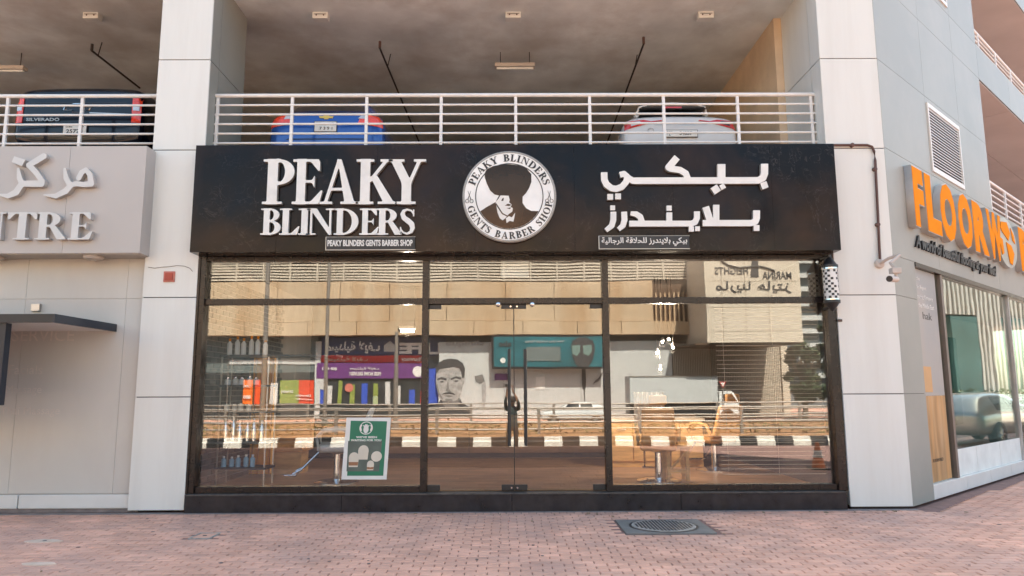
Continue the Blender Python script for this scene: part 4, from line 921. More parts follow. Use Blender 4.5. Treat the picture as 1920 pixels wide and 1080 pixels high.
# room behind the side window
M['curtain'] = mat('grey vertical slat blind', (.36, .34, .31), .8, 0, .1)
M['teal'] = mat('teal board', (.15, .23, .21), .5)
rm = thing('side_showroom', 'dim showroom behind the side window with vertical grey wood strips', 'showroom', WX @ Vector((4, -1, 0)))
box('showroom_floor', 'concrete', (.86, 14, -2.2, -.13, .1, .2), rm, WX); box('showroom_back', 'wallpanel', (.86, 14, -2.3, -2.2, .2, 3.5), rm, WX); box('showroom_ceiling', 'concrete', (.86, 14, -2.2, -.13, 3.40, 3.44), rm, WX); box('showroom_end', 'wallpanel', (.84, .858, -2.2, -.13, .2, 3.4), rm, WX)
x = 3.9
while x < 0:
    w_ = random.uniform(.03, .07); box('wood_strip', 'curtain', (x, x + w_, -1.6 - random.uniform(0, .03), -1.55, .22, 3.0 + random.uniform(0, .3)), rm, WX); x += w_ + random.uniform(.02, .05)
for a, b in ((2.55, 2.85), (5.2, 5.6)): box('display_board', 'teal', (a, b, -.9, -.86, .9, 2.6), rm, WX)

# ================================================================== SHOP INTERIOR
M['plank'] = mat('oak floor plank', (.34, .19, .10), .32, 0, .35, 3, stretch=(1, 8, 1), bump=.05, objrand=.25, dirt=(.18, .10, .06), dirtamt=.5, dscale=2)
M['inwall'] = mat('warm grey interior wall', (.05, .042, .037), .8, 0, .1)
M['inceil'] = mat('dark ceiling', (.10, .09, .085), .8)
M['bbrick'] = mat('black glazed wall brick', (.022, .02, .02), .3, 0, .4, 8, objrand=.2)
M['grout'] = mat('pale grout', (.30, .27, .25), .9)
M['wood'] = mat('honey oak', (.64, .38, .16), .4, 0, .25, 3, stretch=(1, 1, 6))
M['tan'] = mat('tan leather', (.72, .36, .13), .45, 0, .15, 5, bump=.1)
M['greyleather'] = mat('grey vinyl', (.55, .56, .56), .35, 0, .1, 4)
M['curtain_o'] = mat('amber curtain', (.80, .38, .06), .7, 0, .2, 4)
M['darkoak'] = mat('dark stained oak', (.16, .085, .04), .45, 0, .25, 3, stretch=(1, 1, 6))
M['towel'] = mat('cream towel', (.66, .58, .48), .9, 0, .1, 7)
RX0, RX1, RY, RZ0, RZ1 = -4.30, 4.40, 5.6, .245, 3.5
room = thing('barber_room', 'dim barber shop interior behind the front glass with dark walls and wooden floor', 'room', (0, 2.8, .2))
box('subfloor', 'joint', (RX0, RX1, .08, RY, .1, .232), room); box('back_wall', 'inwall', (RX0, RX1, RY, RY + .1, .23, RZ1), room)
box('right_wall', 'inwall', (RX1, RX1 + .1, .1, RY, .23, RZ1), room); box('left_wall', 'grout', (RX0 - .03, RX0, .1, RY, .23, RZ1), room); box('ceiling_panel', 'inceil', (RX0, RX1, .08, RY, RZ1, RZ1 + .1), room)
x = RX0 + .01; j = 0
pw, plen = .18, 1.25
pm = MB().box(0, plen - .003, 0, pw - .003, .2325, RZ0); po_ = pm.build('floor_plank', 'plank'); pdata = po_.data; bpy.data.objects.remove(po_)
yy = .085
while yy < 4.9:
    xx = RX0 + .01 - random.uniform(0, plen)
    while xx < RX1 - .02:
        if xx > RX0 - .02 and xx + plen < RX1 + .1:
            o = bpy.data.objects.new('floor_plank', pdata); COL.objects.link(o); o.parent = room; o.location = Vector((xx, yy, 0)) - room.location
        else:
            a_, b_ = max(xx, RX0 + .005), min(xx + plen - .003, RX1 - .005)
            if b_ - a_ > .05: box('floor_plank', 'plank', (a_, b_, yy, yy + pw - .003, .2325, RZ0), room)
        xx += plen
    yy += pw
bk = MB().box(0, .014, 0, .232, 0, .068).build('brick', 'bbrick'); bdat = bk.data; bpy.data.objects.remove(bk); nb_ = 0; more = MB()
z = .26; j = 0
while z < 3.3:
    y = .10 + (.12 if j % 2 else 0)
    while y < 3.4:
        if nb_ < 290:
            o = bpy.data.objects.new('brick', bdat); COL.objects.link(o); o.parent = room; o.location = Vector((RX0 + random.uniform(0, .004), y, z)) - room.location; nb_ += 1
        else: more.box(RX0, RX0 + .016, y, y + .232, z, z + .068)
        y += .244
    z += .08; j += 1
more.build('brick_wall_upper', 'bbrick', room, kind='stuff')

def bottle(label, x, y, z, h, r, m, cap, grp='bottles on the barber shelves'):
    t = thing('bottle', label, 'bottle', (x, y, z), 0, grp)
    MB().lathe((x, y, z), (0, 0, 1), [(r, 0), (r, h * .68), (r * .45, h * .8), (r * .4, h * .84)], 12).build('bottle_body', m, t, smooth=True)
    MB().lathe((x, y, z + h * .84), (0, 0, 1), [(r * .5, 0), (r * .5, h * .16)], 10).build('cap', cap, t); return t
t = thing('wall_shelf_rack', 'black open shelf rack with bottles against the black brick wall', 'shelf', (RX0 + .5, .9, RZ0))
shz = [P(420, py, .95).z for py in (667, 722, 770, 826, 873)]
for i, z in enumerate(shz): box('shelf_board', 'black', (RX0 + .03, RX0 + (1.75 if i == 0 else .78), .62, 1.05, z - .03, z), t)
for x in (RX0 + .05, RX0 + .74):
    for y in (.64, 1.02): box('upright', 'steel', (x, x + .02, y, y + .02, RZ0, shz[0] - .031), t)
kinds = [('white bottle with an orange cap on the top shelf', 'white', 'orange'), ('small white jar on the second shelf', 'white', 'chrome'), ('small pale jar on the third shelf', 'towel', 'black'), ('tall silver spray can on the fourth shelf', 'chrome', 'steel'), ('light blue carton bottle on the lowest shelf', 'teal', 'white')]
M['skyblue'] = mat('light blue carton', (.25, .45, .60), .5)
for i, z in enumerate(shz):
    n = [6, 5, 4, 6, 5][i]; hh = [.26, .12, .14, .34, .16][i]
    for k in range(n):
        lab, m, c_ = kinds[i]; bottle(lab + [', nearest the brick wall', ', second from the brick wall', ', third from the brick wall', ', fourth from the brick wall', ', fifth from the brick wall', ', farthest from the brick wall'][k], RX0 + .12 + k * .105, .75 + .03 * (k % 2), z + .001, hh * random.uniform(.85, 1.1), .036 if i != 1 else .045, 'skyblue' if i == 4 else m, c_)

def barber_chair(label, loc, rz, seatm, frame):
    t = thing('barber_chair', label, 'chair', (0, 0, 0))
    MB().lathe((0, 0, 0), (0, 0, 1), [(.33, 0), (.33, .02), (.26, .04), (.06, .06), (.05, .42), (.12, .44)], 28).build('pedestal', 'chrome', t, smooth=True)
    MB().box(-.27, .27, -.28, .27, .46, .58).build('seat', seatm, t, bevel=.05, seg=3)
    b = MB(); b.hexa([(-.25, .24, .56), (.25, .24, .56), (.25, .36, .56), (-.25, .36, .56), (-.23, .46, 1.10), (.23, .46, 1.10), (.23, .55, 1.10), (-.23, .55, 1.10)]); b.build('backrest', seatm, t, bevel=.04, seg=3)
    MB().box(-.13, .13, .50, .58, 1.14, 1.28).build('headrest', seatm, t, bevel=.03, seg=3)
    for s in (-1, 1):
        MB().tube([(s * .29, .30, .62), (s * .30, .22, .76), (s * .31, 0, .79), (s * .31, -.22, .77), (s * .30, -.29, .68), (s * .29, -.25, .50)], .028, 10).build('armrest', frame, t, smooth=True)
        MB().tube([(s * .2, -.24, .48), (s * .2, -.50, .22), (s * .2, -.62, .16)], .016, 8).build('footrest_arm', 'chrome', t, smooth=True)
    MB().box(-.24, .24, -.74, -.56, .13, .16).build('footrest', 'chrome', t, bevel=.01)
    t.location = loc; t.rotation_euler = (0, 0, rz); return t
c = P(632, 880, 1.0); barber_chair('grey barber chair with chrome base in the left window', (c.x, 1.0, RZ0), R_(-80), 'greyleather', 'greyleather')
c = P(1222, 890, 1.5); c2 = barber_chair('tan leather chair with wooden arms in the right window', (c.x, .95, RZ0), R_(170), 'tan', 'wood')
c = P(1345, 890, 2.3); barber_chair('second tan chair farther back behind the blind strips', (c.x, 2.4, RZ0), R_(200), 'tan', 'wood')
a = P(1195, 815, 1.4); b = P(1250, 735, 1.4); tw = MB()
n = 22; v = [(a.x + (b.x - a.x) * i / n, 1.62 + .03 * math.sin(i * 1.9), z) for z in (a.z, b.z) for i in range(n + 1)]; v += [(x, y + .02, z) for x, y, z in v]
k = n + 1; tw.add(v, [(i, i + 1, k + i + 1, k + i) for i in range(n)] + [(2 * k + i, 3 * k + i, 3 * k + i + 1, 2 * k + i + 1) for i in range(n)] + [(i, 2 * k + i, 2 * k + i + 1, i + 1) for i in range(n)] + [(k + i, k + i + 1, 3 * k + i + 1, 3 * k + i) for i in range(n)] + [(0, k, 3 * k, 2 * k), (n, 2 * k + n, 3 * k + n, k + n)])
tag(tw.build('towel', 'towel', smooth=True), 'cream pleated cape hanging behind the tan leather chair', 'towel')
a, b = P(428, 888, 2.2), P(572, 838, 2.2); t = thing('bench', 'long tan padded waiting bench inside behind the left window', 'bench', ((a.x + b.x) / 2, 2.3, RZ0))
box('seat', 'tan', (a.x, b.x, 2.1, 2.65, .60, .72), t, bevel=.03); box('plinth', 'wood', (a.x + .05, b.x - .05, 2.15, 2.6, RZ0, .599), t); box('backrest', 'tan', (a.x, b.x, 2.66, 2.76, .6, 1.15), t, bevel=.03)
a, b = P(1150, 888, 2.6), P(1330, 838, 2.6); t = thing('styling_station', 'oak styling station with drawers behind the tan chair', 'cabinet', ((a.x + b.x) / 2, 2.9, RZ0))
box('carcass', 'wood', (a.x, b.x, 3.0, 3.5, RZ0, 1.05), t); box('worktop', 'towel', (a.x - .03, b.x + .03, 2.93, 3.53, 1.051, 1.09), t)
for k in range(4):
    w_ = (b.x - a.x) / 4; d_ = box('drawer_front', 'wood', (a.x + k * w_ + .01, a.x + (k + 1) * w_ - .01, 2.975, 2.999, .35, 1.03), t, bevel=.004); MB().tube([(a.x + (k + .3) * w_, 2.955, .9), (a.x + (k + .7) * w_, 2.955, .9)], .01, 6).build('pull', 'chrome', d_)
# oak bench frame, amber curtain, counters, mirrors
c0_, c1_ = P(1250, 885, 1.0), P(1290, 842, 1.0); t = thing('oak_stool', 'yellow oak stool frame beside the tan leather chair', 'stool', ((c0_.x + c1_.x) / 2, 1.1, RZ0))
for x in (c0_.x, c1_.x - .05):
    for y in (.95, 1.25): box('leg', 'wood', (x, x + .05, y, y + .05, RZ0, c1_.z), t)
box('seat', 'wood', (c0_.x - .02, c1_.x + .02, .93, 1.32, c1_.z + .001, c1_.z + .05), t, bevel=.01); box('stretcher', 'wood', (c0_.x + .051, c1_.x - .051, .96, .99, RZ0 + .12, RZ0 + .17), t)
MB().tube([(c0_.x + .06, .955, RZ0 + .18), (c1_.x - .06, .955, c1_.z - .05)], .018, 6).build('brace', 'wood', t)
a = P(466, 890, 1.9); b = P(515, 765, 1.9); cu = MB(); n = 16
v = [(a.x + (b.x - a.x) * i / n, 1.9 + .04 * math.sin(i * 1.6), z) for z in (RZ0 + .03, 2.2) for i in range(n + 1)]; v += [(x, y + .015, z) for x, y, z in v]; k = n + 1
cu.add(v, [(i, i + 1, k + i + 1, k + i) for i in range(n)] + [(2 * k + i, 3 * k + i, 3 * k + i + 1, 2 * k + i + 1) for i in range(n)] + [(i, 2 * k + i, 2 * k + i + 1, i + 1) for i in range(n)] + [(k + i, k + i + 1, 3 * k + i + 1, 3 * k + i) for i in range(n)] + [(0, k, 3 * k, 2 * k), (n, 2 * k + n, 3 * k + n, k + n)])
tag(cu.build('curtain', 'curtain_o', smooth=True), 'amber curtain hanging inside behind the left window', 'curtain')
t = thing('counter', 'long oak styling counter along the back of the shop', 'counter', (-1, 5.2, RZ0)); box('worktop', 'darkoak', (-3.6, 3.8, 4.75, 5.55, 1.05, 1.10), t)
for i in range(8): box('drawer_front', 'darkoak', (-3.58 + i * .925, -3.58 + i * .925 + .915, 4.82, 4.86, RZ0 + .1, 1.04), t, bevel=.006)
box('carcass', 'inwall', (-3.58, 3.8, 4.861, 5.55, RZ0, 1.04), t)
for i in range(0):
    x = -3.2 + i * 1.9; t = thing('wall_mirror', ['leftmost', 'second', 'third', 'rightmost'][i] + ' framed mirror above the oak counter inside the shop', 'mirror', (x + .45, 5.5, 1.3), 0, 'mirrors in the barber shop')
    box('mirror_frame', 'wood', (x, x + .9, 5.54, 5.59, 1.3, 2.6), t); box('mirror_glass', 'chrome', (x + .05, x + .85, 5.53, 5.541, 1.35, 2.55), t)
M['bulb'] = emis('warm glowing bulb', (1, .80, .56), 110); M['tube'] = emis('lit tube lamp', (1, .93, .82), 5)
for i, (px, py) in enumerate(((1232, 662), (1242, 641), (1254, 636), (1262, 652), (1238, 692))):
    c = P(px, py, 2.0); t = thing('pendant_bulb', 'small glowing pendant bulb in the right window, ' + ['leftmost', 'upper left', 'topmost', 'rightmost', 'lowest'][i] + ' of the cluster', 'lamp', (c.x, 2, c.z), 0, 'pendant bulb cluster in the shop')
    MB().lathe((c.x, 2.0, c.z), (0, 0, 1), [(.003, -.018), (.012, -.012), (.016, 0), (.012, .012), (.008, .026)], 12).build('bulb', 'bulb', t, smooth=True); lamplight('bulb_light', (c.x, 2.0, c.z - .06), 6, t); MB().tube([(c.x, 2, c.z + .075), (c.x, 2, RZ1 - .001)], .005, 5).build('cord', 'black', t); MB().lathe((c.x, 2.0, c.z + .026), (0, 0, 1), [(.034, -.012), (.022, .03), (.008, .05)], 12).build('shade', 'steel', t, smooth=True)
for (px, py, Y, L_, lab) in ((764, 617, 3.2, .15, 'lit tube lamp on the shop ceiling above the left window'),):
    x = P(px, py, Y).x; t = thing('ceiling_tube', lab, 'ceiling light', (x, Y, RZ1)); box('batten', 'white', (x - L_, x + L_, Y - .06, Y + .06, P(px, py, Y).z, P(px, py, Y).z + .05), t); RT = P(px, py, Y).z + .05
    for q in (-.12, .12): MB().tube([(x + q, Y, RT), (x + q, Y, RZ1 - .001)], .005, 5).build('cord', 'black', t)
    MB().tube([(x - L_ + .03, Y, RT - .08), (x + L_ - .03, Y, RT - .08)], .028, 10).build('tube', 'tube', t, smooth=True); lamplight('tube_light', (x, Y, RT - .16), 11, t)
# blind strips in the right window
t = thing('slatted_blind', 'thin pale horizontal blind strips inside the right window', 'blind', (P(1450, 700, .2).x, .16, 2.7))
xa, xb = P(1345, 700, .16).x, P(1558, 700, .16).x; zt_b = P(1450, 578, .16).z; z = zt_b
while z > .42:
    box('slat', 'towel', (xa if z < 2.3 else xa + .0, xb, .15, .175, z, z + .004), t); z -= random.choice((.058, .062, .072))
for x in (xa + .1, (xa + xb) / 2, xb - .1): MB().tube([(x, .1625, .40), (x, .1625, zt_b + .02)], .002, 4).build('cord', 'towel', t)
# coffee poster on an easel sheet behind the left window
M['cgreen'] = mat('deep green print', (.012, .17, .095), .4, 0, .1); M['cgrey'] = mat('grey green print', (.09, .12, .105), .4, 0, .2, 6); M['cream'] = mat('cream print', (.66, .60, .50), .5); M['coffee'] = mat('coffee brown print', (.30, .14, .07), .5)
yo = -.014
q4 = [P(640, 899, yo), P(725, 899, yo), P(733, 783, yo), P(650, 783, yo)]
cp_ = thing('coffee_poster', 'green coffee cup poster with white border stuck to the left window', 'poster', ((q4[0] + q4[1]) / 2))
def bil(u, v): 
    p = (q4[0] * (1 - u) + q4[1] * u) * (1 - v) + (q4[3] * (1 - u) + q4[2] * u) * v; return Vector((p.x, yo, p.z))
def pprism(pts, m, nm, d0, d1=.001, par=cp_):
    A = [bil(u, v) + Vector((0, -d0, 0)) for u, v in pts]; Bq = [p + Vector((0, -d1, 0)) for p in A]; k = len(A)
    tri = fill2d([[(u, v) for u, v in pts]]); mb = MB(); mb.add(A + Bq, [t_ for t_ in tri] + [tuple(k + i for i in t_) for t_ in tri] + [(i, (i + 1) % k, k + (i + 1) % k, k + i) for i in range(k)]); return mb.build(nm, m, par)
pprism([(0, 0), (1, 0), (1, 1), (0, 1)], 'white', 'board', 0, .004)
pprism([(.12, .06), (.92, .06), (.92, .94), (.10, .95)], 'cgreen', 'green_field', .0042)
pprism([(.10, .13), (.82, .13), (.84, .62), (.08, .62)], 'cgrey', 'photo_field', .0054)
cir = lambda cx, cy, r, n=24: [(cx + r * math.cos(2 * math.pi * i / n), cy + r * .71 * math.sin(2 * math.pi * i / n)) for i in range(n)]
pprism(cir(.46, .83, .15), 'white', 'emblem_ring', .0054); pprism(cir(.46, .83, .132), 'cgreen', 'emblem_disc', .0066)
pprism([(.40, .80), (.42, .76), (.46, .74), (.50, .76), (.52, .80), (.51, .85), (.54, .88), (.49, .87), (.48, .90), (.46, .885), (.44, .90), (.43, .87), (.38, .88), (.41, .85)], 'white', 'emblem_figure', .0078)
pprism([(.32, .83), (.35, .78), (.37, .79), (.35, .84), (.37, .88), (.34, .88)], 'white', 'emblem_wave', .0078); pprism([(.60, .83), (.57, .78), (.55, .79), (.57, .84), (.55, .88), (.58, .88)], 'white', 'emblem_wave', .0078)
for body, u0, u1, v in (("WE'VE BEEN", .25, .72, .665), ('WAITING FOR YOU', .14, .82, .615)):
    a, b = bil(u0, v), bil(u1, v); text('poster_lettering', body, 'white', a + Vector((0, -.0068, 0)), (b - a), (0, 0, 1), .028, .001, cp_, width=(b - a).length, bold=.03)
def cup(cx, cy, w_, h_, m1, m2):
    pprism([(cx - w_ / 2, cy), (cx + w_ / 2, cy), (cx + w_ * .56, cy + h_), (cx - w_ * .56, cy + h_)], m1, 'printed_cup', .0068)
    pprism([(cx - w_ * .49, cy + h_ * .15), (cx + w_ * .49, cy + h_ * .15), (cx + w_ * .53, cy + h_ * .5), (cx - w_ * .53, cy + h_ * .5)], m2, 'printed_coffee', .008)
    pprism(cir(cx, cy + h_, w_ * .55, 16), 'cream', 'printed_foam', .0092)
cup(.24, .20, .20, .16, 'cream', 'coffee'); cup(.44, .32, .21, .15, 'cream', 'cream'); cup(.62, .15, .14, .10, 'cream', 'coffee')
pprism(cir(.74, .37, .12, 18), 'cream', 'printed_saucer', .0068)
# paper notice behind the pane above the doors
M['tracing'] = glassmat('tracing paper', (.75, .77, .74), .3, .1, 1, rough=.5)
a, b = P(939, 520, .03), P(991, 476, .03); t = box('window_notice', 'white', (a.x, b.x, .03, .033, a.z, b.z)); t.data.materials[0] = mat('translucent white paper', (.55, .57, .54), .6); tag(t, 'pale paper sheet behind the glass above the doors', 'notice')

# ================================================================== CARS ON THE DECK
M['blue'] = mat('metallic blue paint', (.006, .075, .32), .22, .35, .05, coat=1); M['whitecar'] = mat('white car paint', (.62, .62, .61), .25, 0, .02, coat=1)
M['navycar'] = mat('near black blue paint', (.004, .006, .013), .16, .0, .1, spec=.35, coat=.25); M['redlens'] = mat('red tail lens', (.55, .02, .012), .12, 0, .1, 20, coat=1); M['orlens'] = mat('orange red tail lens', (.85, .055, .015), .15, 0, .2, 25, coat=1)
M['clearlens'] = mat('clear lens', (.60, .57, .55), .1, .3, .1, 20, coat=1); M['gold'] = mat('gold emblem', (.70, .42, .10), .3, .7); M['tyre'] = mat('tyre rubber', (.02, .02, .02), .8); M['plate'] = mat('plate white', (.70, .70, .66), .4)
M['silver'] = mat('silver beige paint', (.36, .33, .29), .3, .5, .05, coat=1)
def body(st, t, m, nm='body'):
    N = 13; v = []; f = []
    for y, zb, w_, zm, zbelt, wt, zt in st:
        h = [(0, zb), (w_ * .85, zb), (w_, zb + .12), (w_ * 1.005, zm), (w_ * .985, zbelt), (wt, zt - .05), (wt * .8, zt)]
        full = h + [(0, zt + .015)] + [(-a, b) for a, b in reversed(h[1:])]; v += [(a, y, b) for a, b in full]
    N = len(full)
    for i in range(len(st) - 1):
        for k in range(N): f.append((i * N + k, i * N + (k + 1) % N, (i + 1) * N + (k + 1) % N, (i + 1) * N + k))
    f += [tuple(reversed(range(N))), tuple(range((len(st) - 1) * N, len(st) * N))]
    mb = MB(); mb.add(v, f); o = mb.build(nm, m, t, smooth='sub', angle=60); o.modifiers['sub'].levels = 2
    for p in o.data.polygons: p.use_smooth = True
    bpy.context.view_layer.update(); dg = bpy.context.evaluated_depsgraph_get(); return o, BVHTree.FromObject(o, dg)
def decal(bvh, q, m, nm, par, off=.008, nu=10, nv=5, ax='y', s=1):
    """quad q (4 corners a,b lower left first, counted round) laid on the body along an axis"""
    pts = []
    for j in range(nv + 1):
        for i in range(nu + 1):
            u, w_ = i / nu, j / nv
            a = (q[0][0] * (1 - u) + q[1][0] * u) * (1 - w_) + (q[3][0] * (1 - u) + q[2][0] * u) * w_; b = (q[0][1] * (1 - u) + q[1][1] * u) * (1 - w_) + (q[3][1] * (1 - u) + q[2][1] * u) * w_
            if ax == 'y': o_, d_ = Vector((a, -3 * s + (0 if s > 0 else 5), b)), Vector((0, s, 0))
            else: o_, d_ = Vector((s * 3, a, b)), Vector((-s, 0, 0))
            h = bvh.ray_cast(o_, d_)
            if h[0] is None: h = (bvh.find_nearest(Vector((a * .97, .1, b)) if ax == 'y' else Vector((s * .9, a, b)))[0],)
            pts.append(h[0] - d_ * off)
    dd = Vector((0, s, 0)) if ax == 'y' else Vector((-s, 0, 0)); k = len(pts); v = pts + [p + dd * (off + .012) for p in pts]; f = []; W_ = nu + 1
    for j in range(nv):
        for i in range(nu): a = j * W_ + i; f += [(a, a + 1, a + W_ + 1, a + W_), (k + a, k + a + W_, k + a + W_ + 1, k + a + 1)]
    for i in range(nu): f += [(i, k + i, k + i + 1, i + 1), (nv * W_ + i, nv * W_ + i + 1, k + nv * W_ + i + 1, k + nv * W_ + i)]
    for j in range(nv): a = j * W_; b = a + nu; f += [(a, a + W_, k + a + W_, k + a), (b, k + b, k + b + W_, b + W_)]
    mb = MB(); mb.add(v, f); o = mb.build(nm, m, par, smooth=True); o_m = base(par); return o
def wheel(t, x, y, r, z=None):
    z = r if z is None else z; s = 1 if x > 0 else -1
    o = MB().lathe((x - s * .11, y, z), (s, 0, 0), [(r * .6, 0), (r * .96, 0), (r, .03), (r, .19), (r * .96, .22), (r * .62, .22)], 32).build('wheel', 'tyre', t, smooth=True)
    MB().lathe((x - s * .11, y, z), (s, 0, 0), [(r * .61, .19), (r * .64, .215), (r * .58, .20), (r * .2, .19), (r * .12, .225), (.01, .225)], 32).build('rim', 'steel', o, smooth=True)
    for k in range(7):
        a = 2 * math.pi * k / 7; MB().tube([(x + s * .10, y + .05 * math.cos(a), z + .05 * math.sin(a)), (x + s * .095, y + r * .58 * math.cos(a), z + r * .58 * math.sin(a))], [.03, .02], 6).build('spoke', 'chrome', o)
def platep(t, bvh, z, w_, h, texts):
    hit = bvh.ray_cast(Vector((0, -3, z)), Vector((0, 1, 0)))[0]; y = hit.y - .02
    p = box('number_plate', 'plate', (-w_ / 2, w_ / 2, y - .012, y + .015, z - h / 2, z + h / 2), t, bevel=.004)
    box('plate_edge', 'black', (-w_ / 2 - .008, w_ / 2 + .008, y - .006, y + .014, z - h / 2 - .008, z + h / 2 + .008), p)
    for body_, x, zz, hh, ww in texts: text('plate_lettering', body_, 'black', (x, y - .0122, z + zz), (1, 0, 0), (0, 0, 1), hh, .002, p, width=ww, bold=.02)
# blue saloon
t = thing('parked_car', 'bright blue saloon parked rear first behind the railing', 'car', (0, 0, 0))
bo, bv = body([(0, .45, .80, .62, .90, .76, 1.0), (.07, .32, .89, .62, .95, .80, 1.05), (.16, .25, .92, .62, .98, .78, 1.09), (.26, .25, .92, .65, 1.0, .70, 1.16), (.48, .25, .92, .65, 1.0, .60, 1.40), (.68, .25, .92, .65, 1.02, .56, 1.52), (.95, .25, .92, .65, 1.02, .56, 1.57), (2.4, .25, .92, .65, 1.02, .58, 1.58), (3.3, .25, .92, .62, .98, .72, 1.16), (4.2, .3, .88, .6, .85, .72, .95), (4.5, .4, .7, .55, .7, .6, .78)], t, 'blue')
decal(bv, [(-.60, 1.15), (.60, 1.15), (.53, 1.50), (-.53, 1.50)], 'dglass', 'rear_window', t, .006)
for s in (-1, 1):
    L_ = decal(bv, [(s * .50, .86), (s * .885, .80), (s * .865, .985), (s * .56, 1.02)], 'orlens', 'tail_light', t, .012)
    decal(bv, [(s * .50, .94), (s * .66, .93), (s * .64, .99), (s * .56, 1.0)], 'clearlens', 'reversing_lens', L_, .020)
    for y in (.8, 3.6): wheel(t, s * .84, y, .33)
decal(bv, [(-.5, 1.045), (.5, 1.045), (.5, 1.06), (-.5, 1.06)], 'navycar', 'boot_gap', t, .003)
e = bv.ray_cast(Vector((0, -3, .955)), Vector((0, 1, 0)))[0]; mb = MB(); mb.prism([(-.10, -.016), (-.035, -.016), (-.035, -.034), (.035, -.034), (.035, -.016), (.10, -.016), (.115, .016), (.045, .016), (.045, .034), (-.045, .034), (-.045, .016), (-.115, .016)], (0, e.y - .012, .965), (1, 0, 0), (0, 0, 1), (0, 1, 0), .02); mb.build('cross_emblem', 'gold', t, bevel=.003)
platep(t, bv, .80, .34, .16, [('DUBAI', -.15, .035, .025, .09), ('Z', .10, .03, .03, .03), ('12345'[:0] + '7 3 9 1', -.09, -.055, .05, .20)])
decal(bv, [(-.62, .60), (.62, .60), (.60, .615), (-.60, .615)], 'navycar', 'bumper_groove', t, .004)
t.location = (P(617, 240, .95).x, .75, ZF)
t.scale = (1.0, 1, 1)
# white crossover
t = thing('parked_car', 'white crossover with angular red tail lights parked on the right of the deck', 'car', (0, 0, 0))
bo, bv = body([(0, .45, .80, .60, .90, .76, 1.0), (.05, .32, .88, .62, .96, .80, 1.06), (.15, .28, .91, .65, 1.0, .77, 1.11), (.34, .28, .92, .68, 1.02, .70, 1.2), (.56, .28, .92, .68, 1.02, .62, 1.38), (.75, .28, .92, .68, 1.02, .56, 1.47), (1.8, .28, .92, .68, 1.02, .58, 1.50), (2.6, .28, .92, .65, 1.0, .58, 1.5), (3.3, .28, .92, .62, .98, .7, 1.1), (4.2, .35, .85, .6, .85, .7, .92), (4.5, .4, .7, .55, .7, .6, .78)], t, 'whitecar')
decal(bv, [(-.66, 1.12), (.66, 1.12), (.52, 1.34), (-.52, 1.34)], 'dglass', 'rear_window', t, .006)
sp = MB(); sp.hexa([(-.56, .46, 1.40), (.56, .46, 1.40), (.54, .95, 1.50), (-.54, .95, 1.50), (-.50, .44, 1.44), (.50, .44, 1.44), (.50, .95, 1.54), (-.50, .95, 1.54)]); so_ = sp.build('spoiler', 'black', t, bevel=.012); box('brake_strip', 'redlens', (-.14, .14, .435, .45, 1.405, 1.435), so_)
MB().tube([(-.60, .60, 1.30), (-.54, .52, 1.45), (-.40, .50, 1.50), (0, .50, 1.52), (.40, .50, 1.50), (.54, .52, 1.45), (.60, .60, 1.30)], .022, 8).build('roof_edge', 'whitecar', t, smooth=True)
for s in (-1, 1):
    L_ = decal(bv, [(s * .40, .955), (s * .875, .82), (s * .865, .97), (s * .58, 1.0)], 'redlens', 'tail_light', t, .012)
    decal(bv, [(s * .60, .925), (s * .78, .88), (s * .77, .955), (s * .64, .97)], 'clearlens' if s < 0 else 'black', 'light_insert', L_, .020)
    decal(bv, [(s * .28, .975), (s * .60, .93), (s * .6, .95), (s * .30, .992)], 'redlens', 'light_strip', L_, .014)
    for y in (.8, 3.6): wheel(t, s * .84, y, .35)
MB().tube([(-.47 + .045 * math.cos(a), bv.ray_cast(Vector((-.47, -3, .80)), Vector((0, 1, 0)))[0].y - .006, .80 + .045 * math.sin(a)) for a in [i * math.pi / 8 for i in range(17)]], .005, 5).build('round_emblem', 'steel', t)
decal(bv, [(-.40, .90), (.40, .90), (.42, .912), (-.42, .912)], 'steel', 'gate_groove', t, .004)
platep(t, bv, .735, .50, .12, [('L', -.19, -.045, .03, .02), ('DUBAI', -.225, .012, .03, .085), ('54837', -.03, -.032, .07, .20)])
t.location = (P(1271, 240, .9).x, .72, ZF); t.scale = (1, 1, .90)
# dark pickup
t = thing('parked_car', 'near black pickup with tall orange red tail lights behind the left railing', 'car', (0, 0, 0))
bo, bv = body([(0, .55, .98, .8, 1.25, .94, 1.42), (.06, .48, 1.02, .8, 1.3, .98, 1.56), (.5, .45, 1.03, .8, 1.35, .95, 1.62), (1.4, .45, 1.03, .8, 1.35, .95, 1.64), (1.8, .45, 1.03, .8, 1.35, .80, 1.86), (3.4, .45, 1.03, .8, 1.35, .80, 1.86), (4.2, .45, 1.03, .8, 1.2, .9, 1.3), (5.3, .5, .95, .8, 1.1, .85, 1.2)], t, 'navycar')
for s in (-1, 1):
    L_ = decal(bv, [(s * .86, .90), (s * .985, .90), (s * .985, 1.40), (s * .86, 1.40)], 'orlens', 'tail_light', t, .014, 3, 8); decal(bv, [(s * .875, 1.11), (s * .965, 1.11), (s * .965, 1.19), (s * .875, 1.19)], 'clearlens', 'reversing_lens', L_, .022, 3, 3)
    for y in (1.0, 4.3): wheel(t, s * .9, y, .40)
e = bv.ray_cast(Vector((0, -3, 1.15)), Vector((0, 1, 0)))[0]
bow = [(-.21, -.035), (-.07, -.035), (-.07, -.075), (.07, -.075), (.07, -.035), (.19, -.035), (.23, .035), (.09, .035), (.09, .075), (-.07, .075), (-.07, .035), (-.19, .035), (-.21, -.035)]
MB().tube([(a, e.y - .012, 1.15 + b) for a, b in bow], .009, 5).build('cross_emblem', 'chrome', t)
decal(bv, [(.20, 1.055), (.84, 1.03), (.84, 1.05), (.20, 1.075)], 'steel', 'handle_strip', t, .012)
